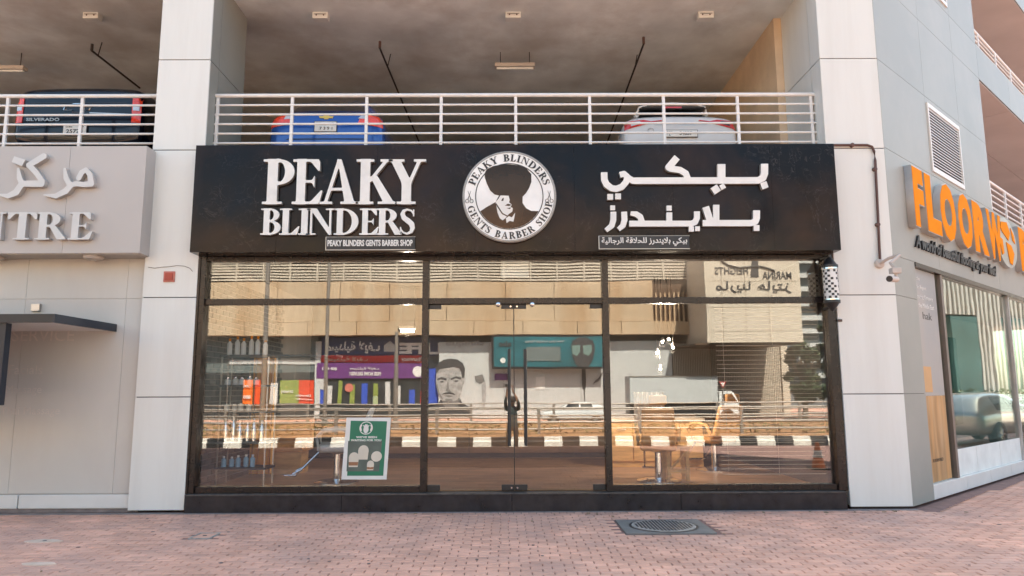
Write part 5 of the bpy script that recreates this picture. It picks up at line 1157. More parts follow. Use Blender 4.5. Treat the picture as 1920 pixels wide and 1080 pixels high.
text('tailgate_lettering', 'SILVERADO', 'steel', (-.78, e.y - .012, .92), (1, 0, 0), (0, 0, 1), .055, .008, t, width=.52, bold=.02)
decal(bv, [(-.75, 1.24), (.75, 1.24), (.75, 1.25), (-.75, 1.25)], 'black', 'gate_groove', t, .004); decal(bv, [(-.82, .86), (.82, .86), (.82, .87), (-.82, .87)], 'black', 'gate_groove', t, .004)
platep(t, bv, .76, .36, .17, [('DUBAI', -.14, .04, .025, .10), ('U', .10, .04, .03, .035), ('25720', -.13, -.06, .07, .26)])
t.location = (P(157, 240, .8).x, .60, ZF); t.scale = (.98, 1, .92)

# ================================================================== THE STREET BEHIND THE CAMERA (seen mirrored in the glass)
box('road', 'asphalt', (-120, 140, -13, -9.3, -.9, -.42), kind='structure')
FR = -1.2
box('far_road', 'asphalt', (-120, 140, -130, -19, -1.6, FR), kind='structure')
box('outer_ground', 'mh_conc', (-400, 400, -400, 400, -2.1, -1.7), kind='structure')
M['soil'] = mat('dry orange soil', (.36, .19, .09), .95, 0, .3, 2, bump=.3, bscale=20); M['beige'] = mat('beige stone cladding', (.52, .39, .26), .7, 0, .08, .4, dirt=(.36, .19, .07), dirtamt=.75, dscale=.55, stretch=(1, 1, .16)); M['beige2'] = mat('cream wall', (.58, .50, .40), .7, 0, .04, .5)
M['bluewhite'] = mat('white hoarding', (.52, .53, .52), .5, 0, .05); M['greyshop'] = mat('grey shop wall', (.13, .16, .16), .5, 0, .2, .6); M['darkshop'] = mat('dark shop interior', (.035, .04, .042), .3, 0, .3, 1)
M['navysign'] = mat('navy sign', (.02, .035, .11), .4); M['redsign'] = mat('red sign', (.50, .03, .03), .4); M['purple'] = mat('purple banner', (.13, .035, .17), .5); M['tealboard'] = mat('teal billboard', (.02, .125, .15), .4, 0, .3, .5); M['lime'] = mat('olive green poster', (.22, .28, .06), .5)
M['orangeposter'] = mat('orange poster', (.80, .16, .02), .5); M['redposter'] = mat('red poster', (.62, .06, .02), .5); M['bluepanel'] = mat('blue panel', (.03, .08, .45), .5); M['ink'] = mat('charcoal print', (.045, .045, .048), .6); M['skin'] = mat('grey skin print', (.36, .35, .34), .6, 0, .3, 3, dirt=(.22, .215, .21), dirtamt=.6, dscale=1.6); M['skin2'] = mat('shadow skin print', (.17, .165, .16), .6)
M['brownslot'] = mat('brown recess and rib shade', (.10, .055, .03), .7); M['pole'] = mat('galvanised pole', (.30, .27, .24), .45, .4, .1)
def vx(px, py, Y): return V(px, py, Y).x
def vz(px, py, Y): return V(px, py, Y).z
def vbox(nm, m, px0, px1, pyt, pyb, Y, d=.3, par=None, off=0., **k):
    """box in the street whose front stands at y=-Y"""
    yy = -Y + off; pc_ = (pyt + pyb) / 2
    return box(nm, m, (vx(px0, pc_, -yy), vx(px1, pc_, -yy), yy - d, yy, vz((px0 + px1) / 2, pyb, -yy), vz((px0 + px1) / 2, pyt, -yy)), par, **k)
# kerb with black and white blocks, planted strip
KY = 12.5; x = -14.0; i = 0; zk = -.02
kb = box('median_kerb', 'concrete', (-40, 40, -KY - .30, -KY, -.60, zk - .12), kind='structure')
M['kw'] = mat('white kerb paint', (.70, .66, .60), .6, 0, .1, 5, dirt=(.4, .33, .26), dirtamt=.4, dscale=4); M['kb'] = mat('black kerb paint', (.02, .02, .022), .5, 0, .3, 5)
x = vx(770, 830, KY) - 28 * .56
while x < 16:
    m = ('kw', 'kb')[i % 2]; w_ = .57 if i % 2 == 0 else .53
    q = MB().prism([(0, -.42), (0, -.15), (-.06, -.12), (-.06, zk), (-.30, zk), (-.30, -.42)], (x + .004, -KY + .02, 0), (0, 1, 0), (0, 0, 1), (1, 0, 0), w_ - .008).build('kerb_block', m, kb, bevel=.01); x += w_; i += 1
box('planting_bed', 'soil', (-60, 60, -20.4, -KY - .32, -1.3, -.04), kind='structure')
box('far_pavement', 'brick', (-100, 100, -60, -41.2, -1.45, FR + .12), kind='structure')
# low dry hedge along the strip
hb = MB()
for i in range(2600):
    x = random.uniform(-14, 14); y = -random.uniform(13.2, 18.6); h = random.uniform(.1, .42) ** 1; a = random.uniform(0, 6.28); r = random.uniform(.05, .12); z = -.05 + random.uniform(0, h) * .7
    hb.add([(x, y, z), (x + r * math.cos(a), y + r * math.sin(a), z + r * .8), (x + r * math.cos(a + 1), y + r * math.sin(a + 1), z + r * .4)], [(0, 1, 2)])
M['leafdry'] = mat('dry olive leaves', (.13, .11, .035), .7, 0, .4, 4)
tag(hb.build('ground_cover', 'leafdry', fix=False), 'low dry planting in the median strip', 'ground cover', kind='stuff')
def guard(label, Y, pys, r, pxs, grp='pipe guard rails of the road median'):
    t = thing('guard_rail', label, 'guard rail', (0, -Y, -.1), 0, grp)
    for py, rr_ in zip(pys, r): z = vz(960, py, Y); MB().tube([(-22, -Y, z), (22, -Y, z)], rr_, 8).build('rail', 'pole', t, smooth=True)
    for px in pxs: x = vx(px, 790, Y); box('post', 'pole', (x - .05, x + .05, -Y - .05, -Y + .05, -.1, vz(960, pys[0], Y)), t)
guard('nearer grey pipe guard rail behind the black and white kerb', 14, (765, 778, 791, 804), (.03, .03, .042, .035), range(-130, 2000, 190))
guard('farther thin pipe guard rail of the median', 20, (757, 768, 783, 796), (.03, .025, .035, .03), range(-40, 2000, 154))
# lamp posts
for px, pt, pb_, Y, r, lab in ((499, 300, 762, 17, .085, 'tall lamp post beyond the near guard rail, left of three'), (614, 300, 780, 19, .07, 'tall thin lamp post right of the first'), (744, 617, 800, 16, .075, 'short pole with a small camera on top')):
    x = vx(px, 600, Y); t = thing('street_pole', lab, 'street pole', (x, -Y, -.1)); zt_ = vz(px, pt, Y)
    MB().lathe((x, -Y, -.1), (0, 0, 1), [(r * 1.8, 0), (r * 1.8, .3), (r * 1.15, .34), (r * .8, zt_)], 14).build('shaft', 'pole', t, smooth=True)
    if pt < 600: MB().tube([(x, -Y, zt_ - .1), (x + .4, -Y, zt_ + .3), (x + 1.6, -Y, zt_ + .4)], .04, 6).build('arm', 'pole', t); box('lamp_head', 'pole', (x + 1.4, x + 2.1, -Y - .12, -Y + .12, zt_ + .36, zt_ + .46), t)
    else: box('camera_head', 'black', (x + .05, x + .35, -Y - .06, -Y + .06, zt_ - .1, zt_ + .02), t, bevel=.01)
x = vx(499, 540, 17); zc_ = vz(499, 552, 17); 
# yield sign
Y = 22; x = vx(1355, 720, Y); z = vz(1355, 722, Y); t = thing('yield_sign', 'small triangular give way sign on a thin post', 'road sign', (x, -Y, 0)); MB().tube([(x, -Y - .04, FR), (x, -Y - .04, z + .1)], .03, 8).build('post', 'pole', t)
MB().prism([(-.17, .14), (.17, .14), (0, -.16)], (x, -Y, z), (1, 0, 0), (0, 0, 1), (0, -1, 0), .02).build('sign_plate', 'redsign', t); MB().prism([(-.11, .10), (.11, .10), (0, -.10)], (x, -Y + .002, z), (1, 0, 0), (0, 0, 1), (0, 1, 0), .004).build('sign_face', 'white', t)

# long beige building across the road
FY = 44
t = thing('opposite_building', 'long beige stone building across the road with louvre bands over shops', 'building', (0, -FY, 0))
zl = vz(960, 527, FY); z1 = vz(960, 602, FY); z0 = vz(960, 627, FY); zt_ = zl + 1.9
joints = [-260, -130, 0, 130, 265, 400, 520, 638, 730, 838, 948, 1040, 1142, 1225]
for i, (a, b) in enumerate(zip(joints, joints[1:])):
    box('stone_panel', 'beige', (vx(a, 560, FY) + .02, vx(b, 560, FY) - .02, -FY - .3, -FY + .05 * 0, z1 + .02, zl - .05), t)
for i, (a, b) in enumerate(zip([j - 60 for j in joints], [j - 60 for j in joints[1:]] + [1306])): box('ledge_panel', 'beige', (vx(a, 610, FY) + .02, vx(b, 610, FY) - .02, -FY - .3, -FY + .12, z0, z1 - .01), t)
box('wall_core', 'beige', (vx(-260, 560, FY), vx(1306, 560, FY), -FY - 1, -FY - .31, z0, zl), t)
box('recess_back', 'brownslot', (vx(1225, 560, FY), vx(1306, 560, FY), -FY - .30, -FY - .2, z1, zl), t)
for k in range(9): xx = vx(1229 + k * 8.5, 560, FY); box('fin', 'beige', (xx, xx + .12, -FY - .19, -FY + .02, z1, zl - .9), t)
x = vx(-260, 500, FY); xe = vx(1306, 500, FY)
n = 0
while x < xe:
    lb = MB()
    for k in range(8):
        z = zl + .05 + k * .235; lb.hexa([(x + .06, -FY - .22, z + .10), (x + 1.98, -FY - .22, z + .10), (x + 1.98, -FY + .02, z), (x + .06, -FY + .02, z), (x + .06, -FY - .22, z + .17), (x + 1.98, -FY - .22, z + .17), (x + 1.98, -FY + .02, z + .13), (x + .06, -FY + .02, z + .13)])
    lb.build('louvre_bay', 'beige2', t, kind='stuff'); box('louvre_post', 'beige2', (x - .05, x + .05, -FY - .24, -FY + .04, zl, zl + 1.9), t); x += 2.04
box('louvre_back', 'brownslot', (vx(-260, 500, FY), xe, -FY - .5, -FY - .3, zl, zt_), t); box('upper_wall', 'beige', (vx(-260, 400, FY), xe, -FY - .8, -FY, zt_, zt_ + 3.2), t)
box('building_mass', 'beige', (vx(-260, 500, FY) - 4, vx(1306, 500, FY), -FY - 24, -FY - 7, FR, zt_ + 2.5), t); box('roof_slab', 'concrete', (vx(-260, 500, FY) - 4, vx(1306, 500, FY), -FY - 7, -FY - 1, z0 + .3, z0 + .6), t)
for px in (-100, 250, 600, 930, 1220): x = vx(px, 700, FY + 2); box('column', 'greyshop', (x - .3, x + .3, -FY - 2.3, -FY - 1.7, FR, z0 + .3), t)
def vtext(body, m, px0, px1, pyt, pyb, Y, par, bold=.02, off=.01, nm='sign_lettering'):   # reads correctly from the shop side, so it runs from larger to smaller x
    x0, x1 = vx(px0, pyb, Y), vx(px1, pyb, Y); h = vz(px0, pyt, Y) - vz(px0, pyb, Y); text(nm, body, m, (x1, -Y + off, vz(px0, pyb, Y)), (-1, 0, 0), (0, 0, 1), h, .03, par, width=x1 - x0, bold=bold)
# shops under the overhang
SY = FY + 1.2
s1 = thing('grey_shop', 'grey glazed shop unit left under the overhang with colourful posters', 'shop', (vx(450, 700, SY), -SY - 1, 0))
vbox('shop_wall', 'greyshop', -120, 596, 612, 700, SY, .3, s1); vbox('shop_glass', 'darkshop', -120, 596, 700, 815, SY, .3, s1)
vbox('band_sign', 'bluewhite', 430, 596, 676, 684, SY, .05, s1, .06); vbox('white_pilaster', 'bluewhite', 590, 600, 640, 800, SY, .2, s1, .12)
for a, b, c_, d_, m in ((456, 474, 712, 757, 'orangeposter'), (478, 488, 712, 757, 'redposter'), (524, 560, 713, 757, 'lime'), (552, 588, 713, 757, 'redposter'), (506, 520, 718, 757, 'bluewhite'), (593, 609, 703, 757, 'bluepanel'), (593, 609, 700, 730, 'bluewhite')): vbox('poster', m, a, b, c_, d_, SY, .03, s1, .08 + random.uniform(0, .05))
vtext('CAFE', 'white', 458, 472, 722, 727, SY, s1, .02, .16); vtext('800', 'white', 458, 472, 742, 748, SY, s1, .02, .16); vtext('Discount', 'white', 555, 584, 740, 744, SY, s1, .02, .16); vtext('every Sunday', 'white', 556, 586, 747, 751, SY, s1, .02, .16); vtext('24 hours', 'white', 528, 550, 732, 738, SY, s1, .02, .16)
for k in range(7): xx = 300 + k * 42; vbox('glazing_bar', 'pole', xx, xx + 1.2, 620, 812, SY, .04, s1, .05)
s2 = thing('pharmacy_shop', 'pharmacy unit with navy, red and purple sign bands under the overhang', 'shop', (vx(700, 700, SY), -SY - 1, 0))
vbox('shop_glass', 'darkshop', 600, 822, 700, 815, SY, .3, s2); vbox('navy_band', 'navysign', 602, 835, 632, 666, SY, .2, s2); vbox('red_band', 'redsign', 602, 795, 666.3, 680, SY, .2, s2); vbox('purple_band', 'purple', 594, 800, 681, 709, SY, .2, s2, .15); vbox('blue_band', 'bluepanel', 800, 822, 690, 757, SY, .2, s2, .15)
vtext(AR_PHARM, 'white', 610, 712, 640, 662, SY, s2, .03); vtext('LIFE', 'white', 748, 830, 642, 663, SY, s2, .05); vtext('Pharmacy', 'white', 752, 792, 669, 679, SY, s2); vtext(AR_PHARM, 'cream', 612, 690, 669, 679, SY, s2, .0)
vtext('FREE HOME DELIVERY', 'white', 655, 715, 697, 704, SY, s2, .03, .17); vtext(AR_PHARM, 'white', 657, 712, 688, 694, SY, s2, .02, .17); vtext('800 4453', 'white', 605, 632, 690, 695, SY, s2, .02, .17)
MB().lathe((vx(783, 696, SY - .15), -SY + .155, vz(783, 696, SY - .15)), (0, 1, 0), [(.42, 0), (.42, .03)], 20).build('round_badge', 'white', s2); MB().lathe((vx(655, 727, SY), -SY + .1, vz(655, 727, SY)), (0, 1, 0), [(.33, 0), (.33, .03)], 20).build('round_sticker', 'redbox_rim', s2)
MB().prism([(-.45, -.35), (.45, -.35), (.45, .1), (0, .45), (-.45, .1)], (vx(731, 650, SY), -SY + .001, vz(731, 650, SY)), (1, 0, 0), (0, 0, 1), (0, 1, 0), .03).build('house_emblem', 'bluewhite', s2)
for k in range(9): vbox('display', random.choice(['bluewhite', 'greyshop', 'lime', 'redsign', 'bluepanel']), 612 + k * 22, 612 + k * 22 + random.uniform(5, 14), random.uniform(712, 735), 757, SY, .1, s2, .1)
s3 = thing('white_hoarding', 'long white hoarding with grey portrait of a man with short dark hair', 'hoarding', (vx(1000, 720, SY), -SY, 0))
for a, b in ((822, 945), (945, 1090), (1090, 1262)): vbox('hoarding_panel', 'bluewhite', a + .4, b - .4, 640, 800, SY - .5, .15, s3)
vtext('clinique', 'skin', 836, 908, 637, 650, SY - .5, s3, .03)
def vp(pts, m, nm, lay, par=s3, Y=SY - .5):
    ps = [V(px, py, Y) for px, py in pts]; o = ps[0]; mb = MB(); mb.prism([(p.x - o.x, p.z - o.z) for p in ps], (o.x, -Y + .012 + lay * .012, o.z), (1, 0, 0), (0, 0, 1), (0, 1, 0), .010); return mb.build(nm, m, par)
vp([(822, 757), (826, 750), (838, 760), (852, 760), (864, 748), (868, 757), (882, 764), (882, 800), (808, 800), (810, 762)], 'ink', 'shirt', 0)
vp([(830, 742), (831, 760), (838, 768), (853, 768), (862, 758), (863, 742)], 'skin2', 'neck', 1)
vp([(818, 696), (818, 722), (822, 740), (830, 751), (838, 755), (848, 755), (858, 750), (866, 738), (868, 725), (872, 716), (872, 708), (868, 706), (867, 694), (858, 686), (838, 684), (822, 688)], 'skin', 'face', 2)
vp([(817, 700), (817, 688), (822, 679), (832, 673), (845, 671), (858, 673), (868, 681), (873, 692), (872, 706), (868, 712), (866, 700), (862, 691), (850, 688), (836, 690), (824, 692), (820, 700)], 'ink', 'hair', 3)
for q in ([(820, 711), (828, 708), (838, 711), (837, 714), (828, 711.5), (821, 714)], [(846, 711), (856, 707), (866, 710), (865, 713), (856, 710.5), (847, 714)]): vp(q, 'ink', 'eyebrow', 3)
for cx_, cy_ in ((829, 716.5), (856, 716)): vp([(cx_ - 4.5, cy_), (cx_, cy_ - 2), (cx_ + 4.5, cy_), (cx_, cy_ + 1.6)], 'ink', 'eye', 3)
vp([(840, 716), (838, 730), (836, 733), (842, 735), (848, 734), (843, 730), (842, 716)], 'skin2', 'nose', 3); vp([(829, 740), (834, 736), (842, 735), (851, 736), (856, 741), (850, 739), (842, 738), (834, 739)], 'ink', 'moustache', 3); vp([(833, 742), (842, 740.5), (852, 742), (842, 745)], 'skin2', 'lips', 3); vp([(836, 748), (848, 748), (850, 754), (842, 756), (834, 753)], 'skin2', 'chin_beard', 3); vp([(818, 722), (822, 740), (830, 751), (829, 745), (824, 735), (821, 720)], 'skin2', 'cheek_shade', 3)
# shears and razor drawn on the hoarding
vp([(1092, 676), (1097, 676), (1100, 712), (1099, 731), (1093, 731), (1091, 712)], 'ink', 'drawn_razor', 1); vp([(1095.5, 731), (1097.5, 731), (1098, 790), (1096.5, 790)], 'ink', 'drawn_handle', 1)
vp([(1112, 722), (1116, 714), (1122, 710), (1128, 700), (1131, 699), (1126, 711), (1122, 716), (1117, 718)], 'ink', 'drawn_scissors', 1)
vp([(890, 706), (905, 702), (909, 715), (900, 720), (892, 716)], 'skin2', 'drawn_hand', 1); vp([(903, 722), (910, 712), (912, 740), (909, 770), (905, 760)], 'skin', 'drawn_arm', 1)
vbox('ticket', 'white', 1005, 1021, 706, 731, SY - .5, .02, s3, .04); vbox('ticket', 'purple', 927, 958, 701, 713, SY - .5, .03, s3, .04)
s4 = thing('teal_billboard', 'wide teal billboard with a dark goggled head over the hoarding', 'billboard', (vx(1030, 660, FY), -FY, 5)); BY = FY - .2
vbox('board_frame', 'black', 922, 1134, 628, 692, BY, .2, s4); vbox('board_face', 'tealboard', 926, 1130, 631, 688, BY, .02, s4, .02)
vp([(1070, 650), (1073, 638), (1085, 632), (1100, 632), (1113, 640), (1116, 655), (1112, 675), (1104, 688), (1084, 688), (1074, 672)], 'ink', 'printed_head', 3, s4, BY)
for cx_ in (1079, 1101): vp([(cx_ - 8, 648), (cx_ + 9, 647), (cx_ + 9, 660), (cx_ + 3, 668), (cx_ - 6, 664)], 'teal', 'printed_goggle', 4, s4, BY)
vp([(987, 650), (1050, 650), (1050, 677), (987, 677)], 'greyshop', 'printed_window', 3, s4, BY); vtext('Now open in Dubai Marina', 'bluewhite', 985, 1057, 637, 643, BY, s4, 0, .04); vtext('abc', 'ink', 936, 958, 638, 648, BY, s4, .03, .04)
MB().lathe((vx(943, 676, BY), -BY + .03, vz(943, 676, BY)), (0, 1, 0), [(.2, 0), (.2, .02)], 16).build('round_mark', 'white', s4)
box('shop_backs', 'greyshop', (vx(-120, 700, SY) - 1, vx(1262, 700, SY), -SY - 3, -SY - .4, 0, z0 + .29), t)

# angled cream block with raised name, ribbed wall below
MY = 38
t = thing('cream_tower_base', 'cream panelled block with raised dark name lettering and ribbed wall below', 'building', (vx(1400, 600, MY), -MY, 0))
za, zb_ = vz(1400, 643, MY), vz(1400, 440, MY); xa, xm, xb = vx(1306, 560, MY + 3.5), vx(1322, 560, MY), vx(1502, 560, MY)
mb = MB(); mb.prism([(xa, -MY - 3.2), (xm, -MY), (xb, -MY), (xb, -MY - 16), (xa, -MY - 16)], (0, 0, za), (1, 0, 0), (0, 1, 0), (0, 0, 1), zb_ - za); mb.build('block', 'beige2', t)
cols = [1322, 1353, 1397, 1440, 1502]; rows = [za + .0, vz(1400, 622, MY), vz(1400, 575, MY), vz(1400, 528, MY), zb_]
for a, b in zip(cols, cols[1:]):
    for c_, d_ in zip(rows, rows[1:]): box('stone_panel', 'beige2', (vx(a, 560, MY) + .015, vx(b, 560, MY) - .015, -MY, -MY + .05, c_ + .015, d_ - .015), t)
zbk = vz(1400, 527, MY); MQ = MY - .051
def vstr(body, px0, px1, pyt, pyb, bold): vtext(body, 'ink', px0, px1, pyt, pyb, MQ, t, bold, .005, 'raised_lettering')
vstr('HEIGHTS', 1340, 1402, 501, 515, .015); vstr('MARINA', 1430, 1484, 510, 524, .015); vstr(AR_MARINA, 1342, 1484, 528, 550, .01)
vp([(1409, 488), (1421, 488), (1423, 520), (1407, 520)], 'ink', 'tower_emblem', 0, t, MQ); MB().tube([V(px, py, MQ - .04) for px, py in ((1352, 489), (1365, 497), (1385, 502), (1405, 500), (1425, 500), (1440, 504), (1453, 509))], .06, 6).build('wave_line', 'ink', t)
RYY = 45; zr0, zr1 = FR, za - .0
box('rib_shade_wall', 'brownslot', (vx(1262, 700, RYY), vx(1476, 700, RYY), -RYY - .4, -RYY, FR, za + .5), t);  # dark brown colour stands in for the shade in the gaps between ribs
rib = MB(); n = 62; xa_, xb_ = vx(1262, 700, RYY), vx(1462, 700, RYY)
for k in range(n): x = xa_ + (xb_ - xa_) * k / n; rb = box('rib', 'beige2', (x, x + (xb_ - xa_) / n * .55, -RYY + .001, -RYY + .22, FR, za + .3), t)
box('corner_pier', 'beige2', (vx(1463, 700, RYY), vx(1476, 700, RYY), -RYY, -RYY + .3, FR, za + .3), t); box('brown_soffit', 'brownslot', (vx(1262, 700, RYY), vx(1500, 650, MY), -RYY + .31, -MY - .05, za - .12, za - .005), t)
# glass high-rise
TY = 120; t = thing('high_rise', 'tall white banded high-rise far beyond the cream block', 'building', (vx(1535, 560, TY), -TY, 0)); xa, xb = vx(1492, 560, TY), vx(1640, 560, TY); ztp = vz(1535, 400, TY)
M['hrglass'] = mat('high-rise glazing', (.06, .08, .09), .15, .2, .3, .2); M['hrwhite'] = mat('high-rise white bands', (.50, .50, .48), .6)
box('glazing', 'hrglass', (xa + .3, xb, -TY - 20, -TY - .8, 0, ztp + 10), t); z = 2
while z < ztp + 8: box('balcony_slab', 'hrwhite', (xa, xb, -TY - 20, -TY, z, z + .9), t); z += 2.6
# leafy trees
M['leaf1'] = mat('dark green leaves', (.045, .075, .03), .6, 0, .5, .9); M['bark'] = mat('brown bark', (.12, .08, .05), .9)
def tree(label, px, pyt, pyb, Y, wpx, seed):
    rnd = random.Random(seed); x = vx(px, 700, Y); zt_ = vz(px, pyt, Y); zb_ = .1; wr = abs(vx(px + wpx / 2, 700, Y) - x); t = thing('leafy_tree', label, 'tree', (x, -Y, 0), 0, 'trees right of the cream block')
    tr = MB(); tr.tube([(x, -Y, FR), (x + .1, -Y, zt_ * .35), (x - .1, -Y, zt_ * .6), (x, -Y, zt_ * .9)], [.22, .17, .12, .04], 8)
    for k in range(6): a = rnd.uniform(0, 6.28); tr.tube([(x, -Y, zt_ * .35), (x + math.cos(a) * wr * .5, -Y + math.sin(a) * wr * .5, zt_ * .6), (x + math.cos(a) * wr * .8, -Y + math.sin(a) * wr * .7, zt_ * .8)], [.1, .06, .02], 5)
    tr.build('trunk', 'bark', t); cr = MB(); cl = [(rnd.uniform(-.7, .7) * wr, rnd.uniform(-.6, .6) * wr, zt_ * rnd.uniform(.05, .95), rnd.uniform(.15, .42) * wr) for _ in range(34)]
    for _ in range(5200):
        c_ = rnd.choice(cl); d = Vector([rnd.gauss(0, 1) for _ in range(3)]).normalized() * c_[3] * rnd.uniform(.4, 1); p = Vector((x + c_[0], -Y + c_[1], c_[2])) + d; a = Vector([rnd.gauss(0, 1) for _ in range(3)]).normalized() * .16; b = Vector([rnd.gauss(0, 1) for _ in range(3)]).normalized() * .09
        cr.add([p - a, p + b, p + a, p - b], [(0, 1, 2, 3)])
    cr.build('crown', 'leaf1', t, fix=False)
tree('dark bushy tree beside the ribbed wall', 1505, 640, 800, 40, 70, 1); tree('loose tree right of the bushy one', 1560, 605, 800, 46, 80, 2); tree('tree farthest right near the high-rise', 1610, 620, 800, 38, 80, 3)
tree('round tree far right of the street', 1900, 600, 800, 30, 200, 4)
# box truck
TRY = 39.5; t = thing('box_truck', 'white box truck with small white cab driving on the far road', 'truck', (vx(1270, 760, TRY), -TRY, FR)); xa, xb = vx(1181, 730, TRY), vx(1346, 730, TRY); zt_, zb_ = vz(1270, 705, TRY), vz(1270, 757, TRY)
g0 = -.13; box('cargo_box', 'bluewhite', (xa, xb, -TRY - 2.1, -TRY, zb_, zt_), t, bevel=.04); box('box_trim', 'pole', (xa, xb, -TRY - .0, -TRY + .03, zt_ - .08, zt_), t); box('chassis', 'black', (xa, xb + .9, -TRY - 1.9, -TRY - .1, FR + .6, zb_ - .05), t)
cx0, cx1 = xb + .08, vx(1386, 760, TRY); zc = vz(1360, 735, TRY); mb = MB(); mb.prism([(cx0, FR + .5), (cx1, FR + .5), (cx1, (zc + FR + .5) / 2), (cx1 - .35, zc - .1), (cx1 - .5, zc), (cx0, zc)], (0, -TRY, 0), (1, 0, 0), (0, 0, 1), (0, -1, 0), 1.9); cb_ = mb.build('cab', 'white', t, bevel=.05)
mb = MB(); mb.prism([(cx0 + .3, (zc + FR + .5) / 2 + .1), (cx1 - .15, (zc + FR + .5) / 2 + .1), (cx1 - .48, zc - .18), (cx0 + .3, zc - .18)], (0, -TRY + .01, 0), (1, 0, 0), (0, 0, 1), (0, -1, 0), .03); mb.build('side_window', 'dglass', cb_)
for x in (xa + 1.1, cx0 + .5): MB().lathe((x, -TRY - .1, FR + .45), (0, 1, 0), [(.45, 0), (.45, .28), (.3, .3), (.25, .22)], 20).build('wheel', 'tyre', t, smooth=True)
# street cars in the reflections, side on
def side_car(label, loc, rz, m):
    t = thing('street_car', label, 'car', (0, 0, 0)); bo, bv = body([(0, .45, .74, .60, .80, .70, .90), (.10, .32, .86, .62, .90, .76, .98), (.5, .28, .91, .65, .95, .62, 1.30), (.9, .28, .92, .68, .98, .58, 1.46), (2.0, .28, .92, .68, .98, .58, 1.50), (2.7, .28, .92, .65, .96, .58, 1.40), (3.5, .28, .92, .62, .94, .74, 1.0), (4.4, .32, .88, .6, .80, .72, .88), (4.7, .4, .75, .55, .66, .62, .74)], t, m)
    for s in (-1, 1):
        decal(bv, [(1.0, 1.0), (1.9, 1.0), (1.9, 1.36), (1.15, 1.36)], 'dglass', 'side_window', t, .012, ax='x', s=s); decal(bv, [(2.0, 1.0), (3.15, .98), (2.75, 1.30), (2.0, 1.37)], 'dglass', 'side_window', t, .012, ax='x', s=s)
        for y in (.9, 3.75): wheel(t, s * .86, y, .34)
        decal(bv, [(4.35, .66), (4.6, .60), (4.58, .72), (4.35, .78)], 'clearlens', 'headlight', t, .01, 4, 3, ax='x', s=s)
    t.location = loc; t.rotation_euler = (0, 0, rz); return t
side_car('white car behind the guard rails on the far road', (vx(1140, 790, 39), -39, FR), R_(90), 'whitecar')
def V2(px, py, z):      # street point on height z that the side window mirrors at that pixel
    r = ray(px, py); o = WO + WN * -.06; k = (o - CAM).dot(WN) / r.dot(WN); p = CAM + r * k; q = r - WN * (2 * r.dot(WN)); return p + q * ((z - p.z) / q.z)
c = V2(1893, 826, 0); d_ = (V2(1893, 826, 0) - V2(1830, 832, 0)); az_ = math.atan2(d_.y, d_.x)
side_car('silver beige car parked beyond the right edge, mirrored in the side window', (c.x - 3.75 * math.cos(az_), c.y - 3.75 * math.sin(az_), 0), az_ - math.pi / 2, 'silver')
c = V2(1905, 770, 0); 
# ribbed and teal glazed street building that the side window mirrors
def V2d(px, py, D):
    r = ray(px, py); o = WO + WN * -.06; k = (o - CAM).dot(WN) / r.dot(WN); p = CAM + r * k; q = (r - WN * (2 * r.dot(WN))); return p + q * (D / math.hypot(q.x, q.y))
A_, B_ = V2d(1780, 700, 34), V2d(1960, 700, 34); BD = (B_ - A_); BD.z = 0; BL = BD.length; BD.normalize(); BN = Vector((BD.y, -BD.x, 0))
if BN.dot(A_ - WO) > 0: BN = -BN
BX = Matrix(((BD.x, BN.x, 0, A_.x), (BD.y, BN.y, 0, A_.y), (0, 0, 1, 0), (0, 0, 0, 1)))
t = thing('side_street_building', 'building with cream ribs and teal glazing mirrored in the side window', 'building', A_ + BD * BL / 2 + Vector((0, 0, -A_.z)))
M['tglass'] = mat('teal glazing', (.05, .12, .115), .25, .0, .4, .4); M['rib_grey'] = mat('cream grey ribs', (.60, .56, .50), .7)
zmid = V2d(1840, 590, 34).z; box('upper_band', 'beige2', (-6, BL + 8, -8, -.3, zmid, zmid + 7), t, BX); box('lower_wall', 'greyshop', (-6, BL + 8, -8, -.4, 0, zmid - .01), t, BX)
x = -6
while x < BL + 8: box('rib', 'rib_grey', (x, x + .16, -.299, 0, zmid if (x % 5) < 2.6 and x < BL * .55 else .9, zmid + 7), t, BX); x += .36
for a, b in ((.5, 2.6), (4.5, 6.8), (8.2, 9.4)): box('teal_pane', 'tglass', (a, b, -.39, -.02, 1.4, zmid - .1), t, BX)
hg = MB(BX)
for i in range(2200):
    x = random.uniform(-5, BL + 6); y = random.uniform(.6, 1.5); z = random.uniform(.1, 1.5); a = random.uniform(0, 6.28); hg.add([(x, y, z), (x + .16 * math.cos(a), y + .1, z + .16 * math.sin(a)), (x - .1 * math.sin(a), y - .05, z + .16 * math.cos(a))], [(0, 1, 2)])
hg.build('hedge', 'leaf1', None, fix=False); tag(bpy.data.objects['hedge'], 'clipped green hedge in front of the ribbed side street building', 'hedge')
# traffic cone on the pavement right of the frame
c = V(1537, 903, 4.2); t = thing('traffic_cone', 'orange and white traffic cone on the pavement near the street', 'traffic cone', (c.x, c.y, 0))
MB().lathe((c.x, c.y, 0), (0, 0, 1), [(.13, .03), (.03, .52)], 20).build('cone', 'orangeposter', t, smooth=True); MB().lathe((c.x, c.y, 0), (0, 0, 1), [(.094, .22), (.066, .36)], 20).build('white_band', 'white', t); box('base', 'black', (c.x - .17, c.x + .17, c.y - .17, c.y + .17, 0, .03), t, bevel=.01)

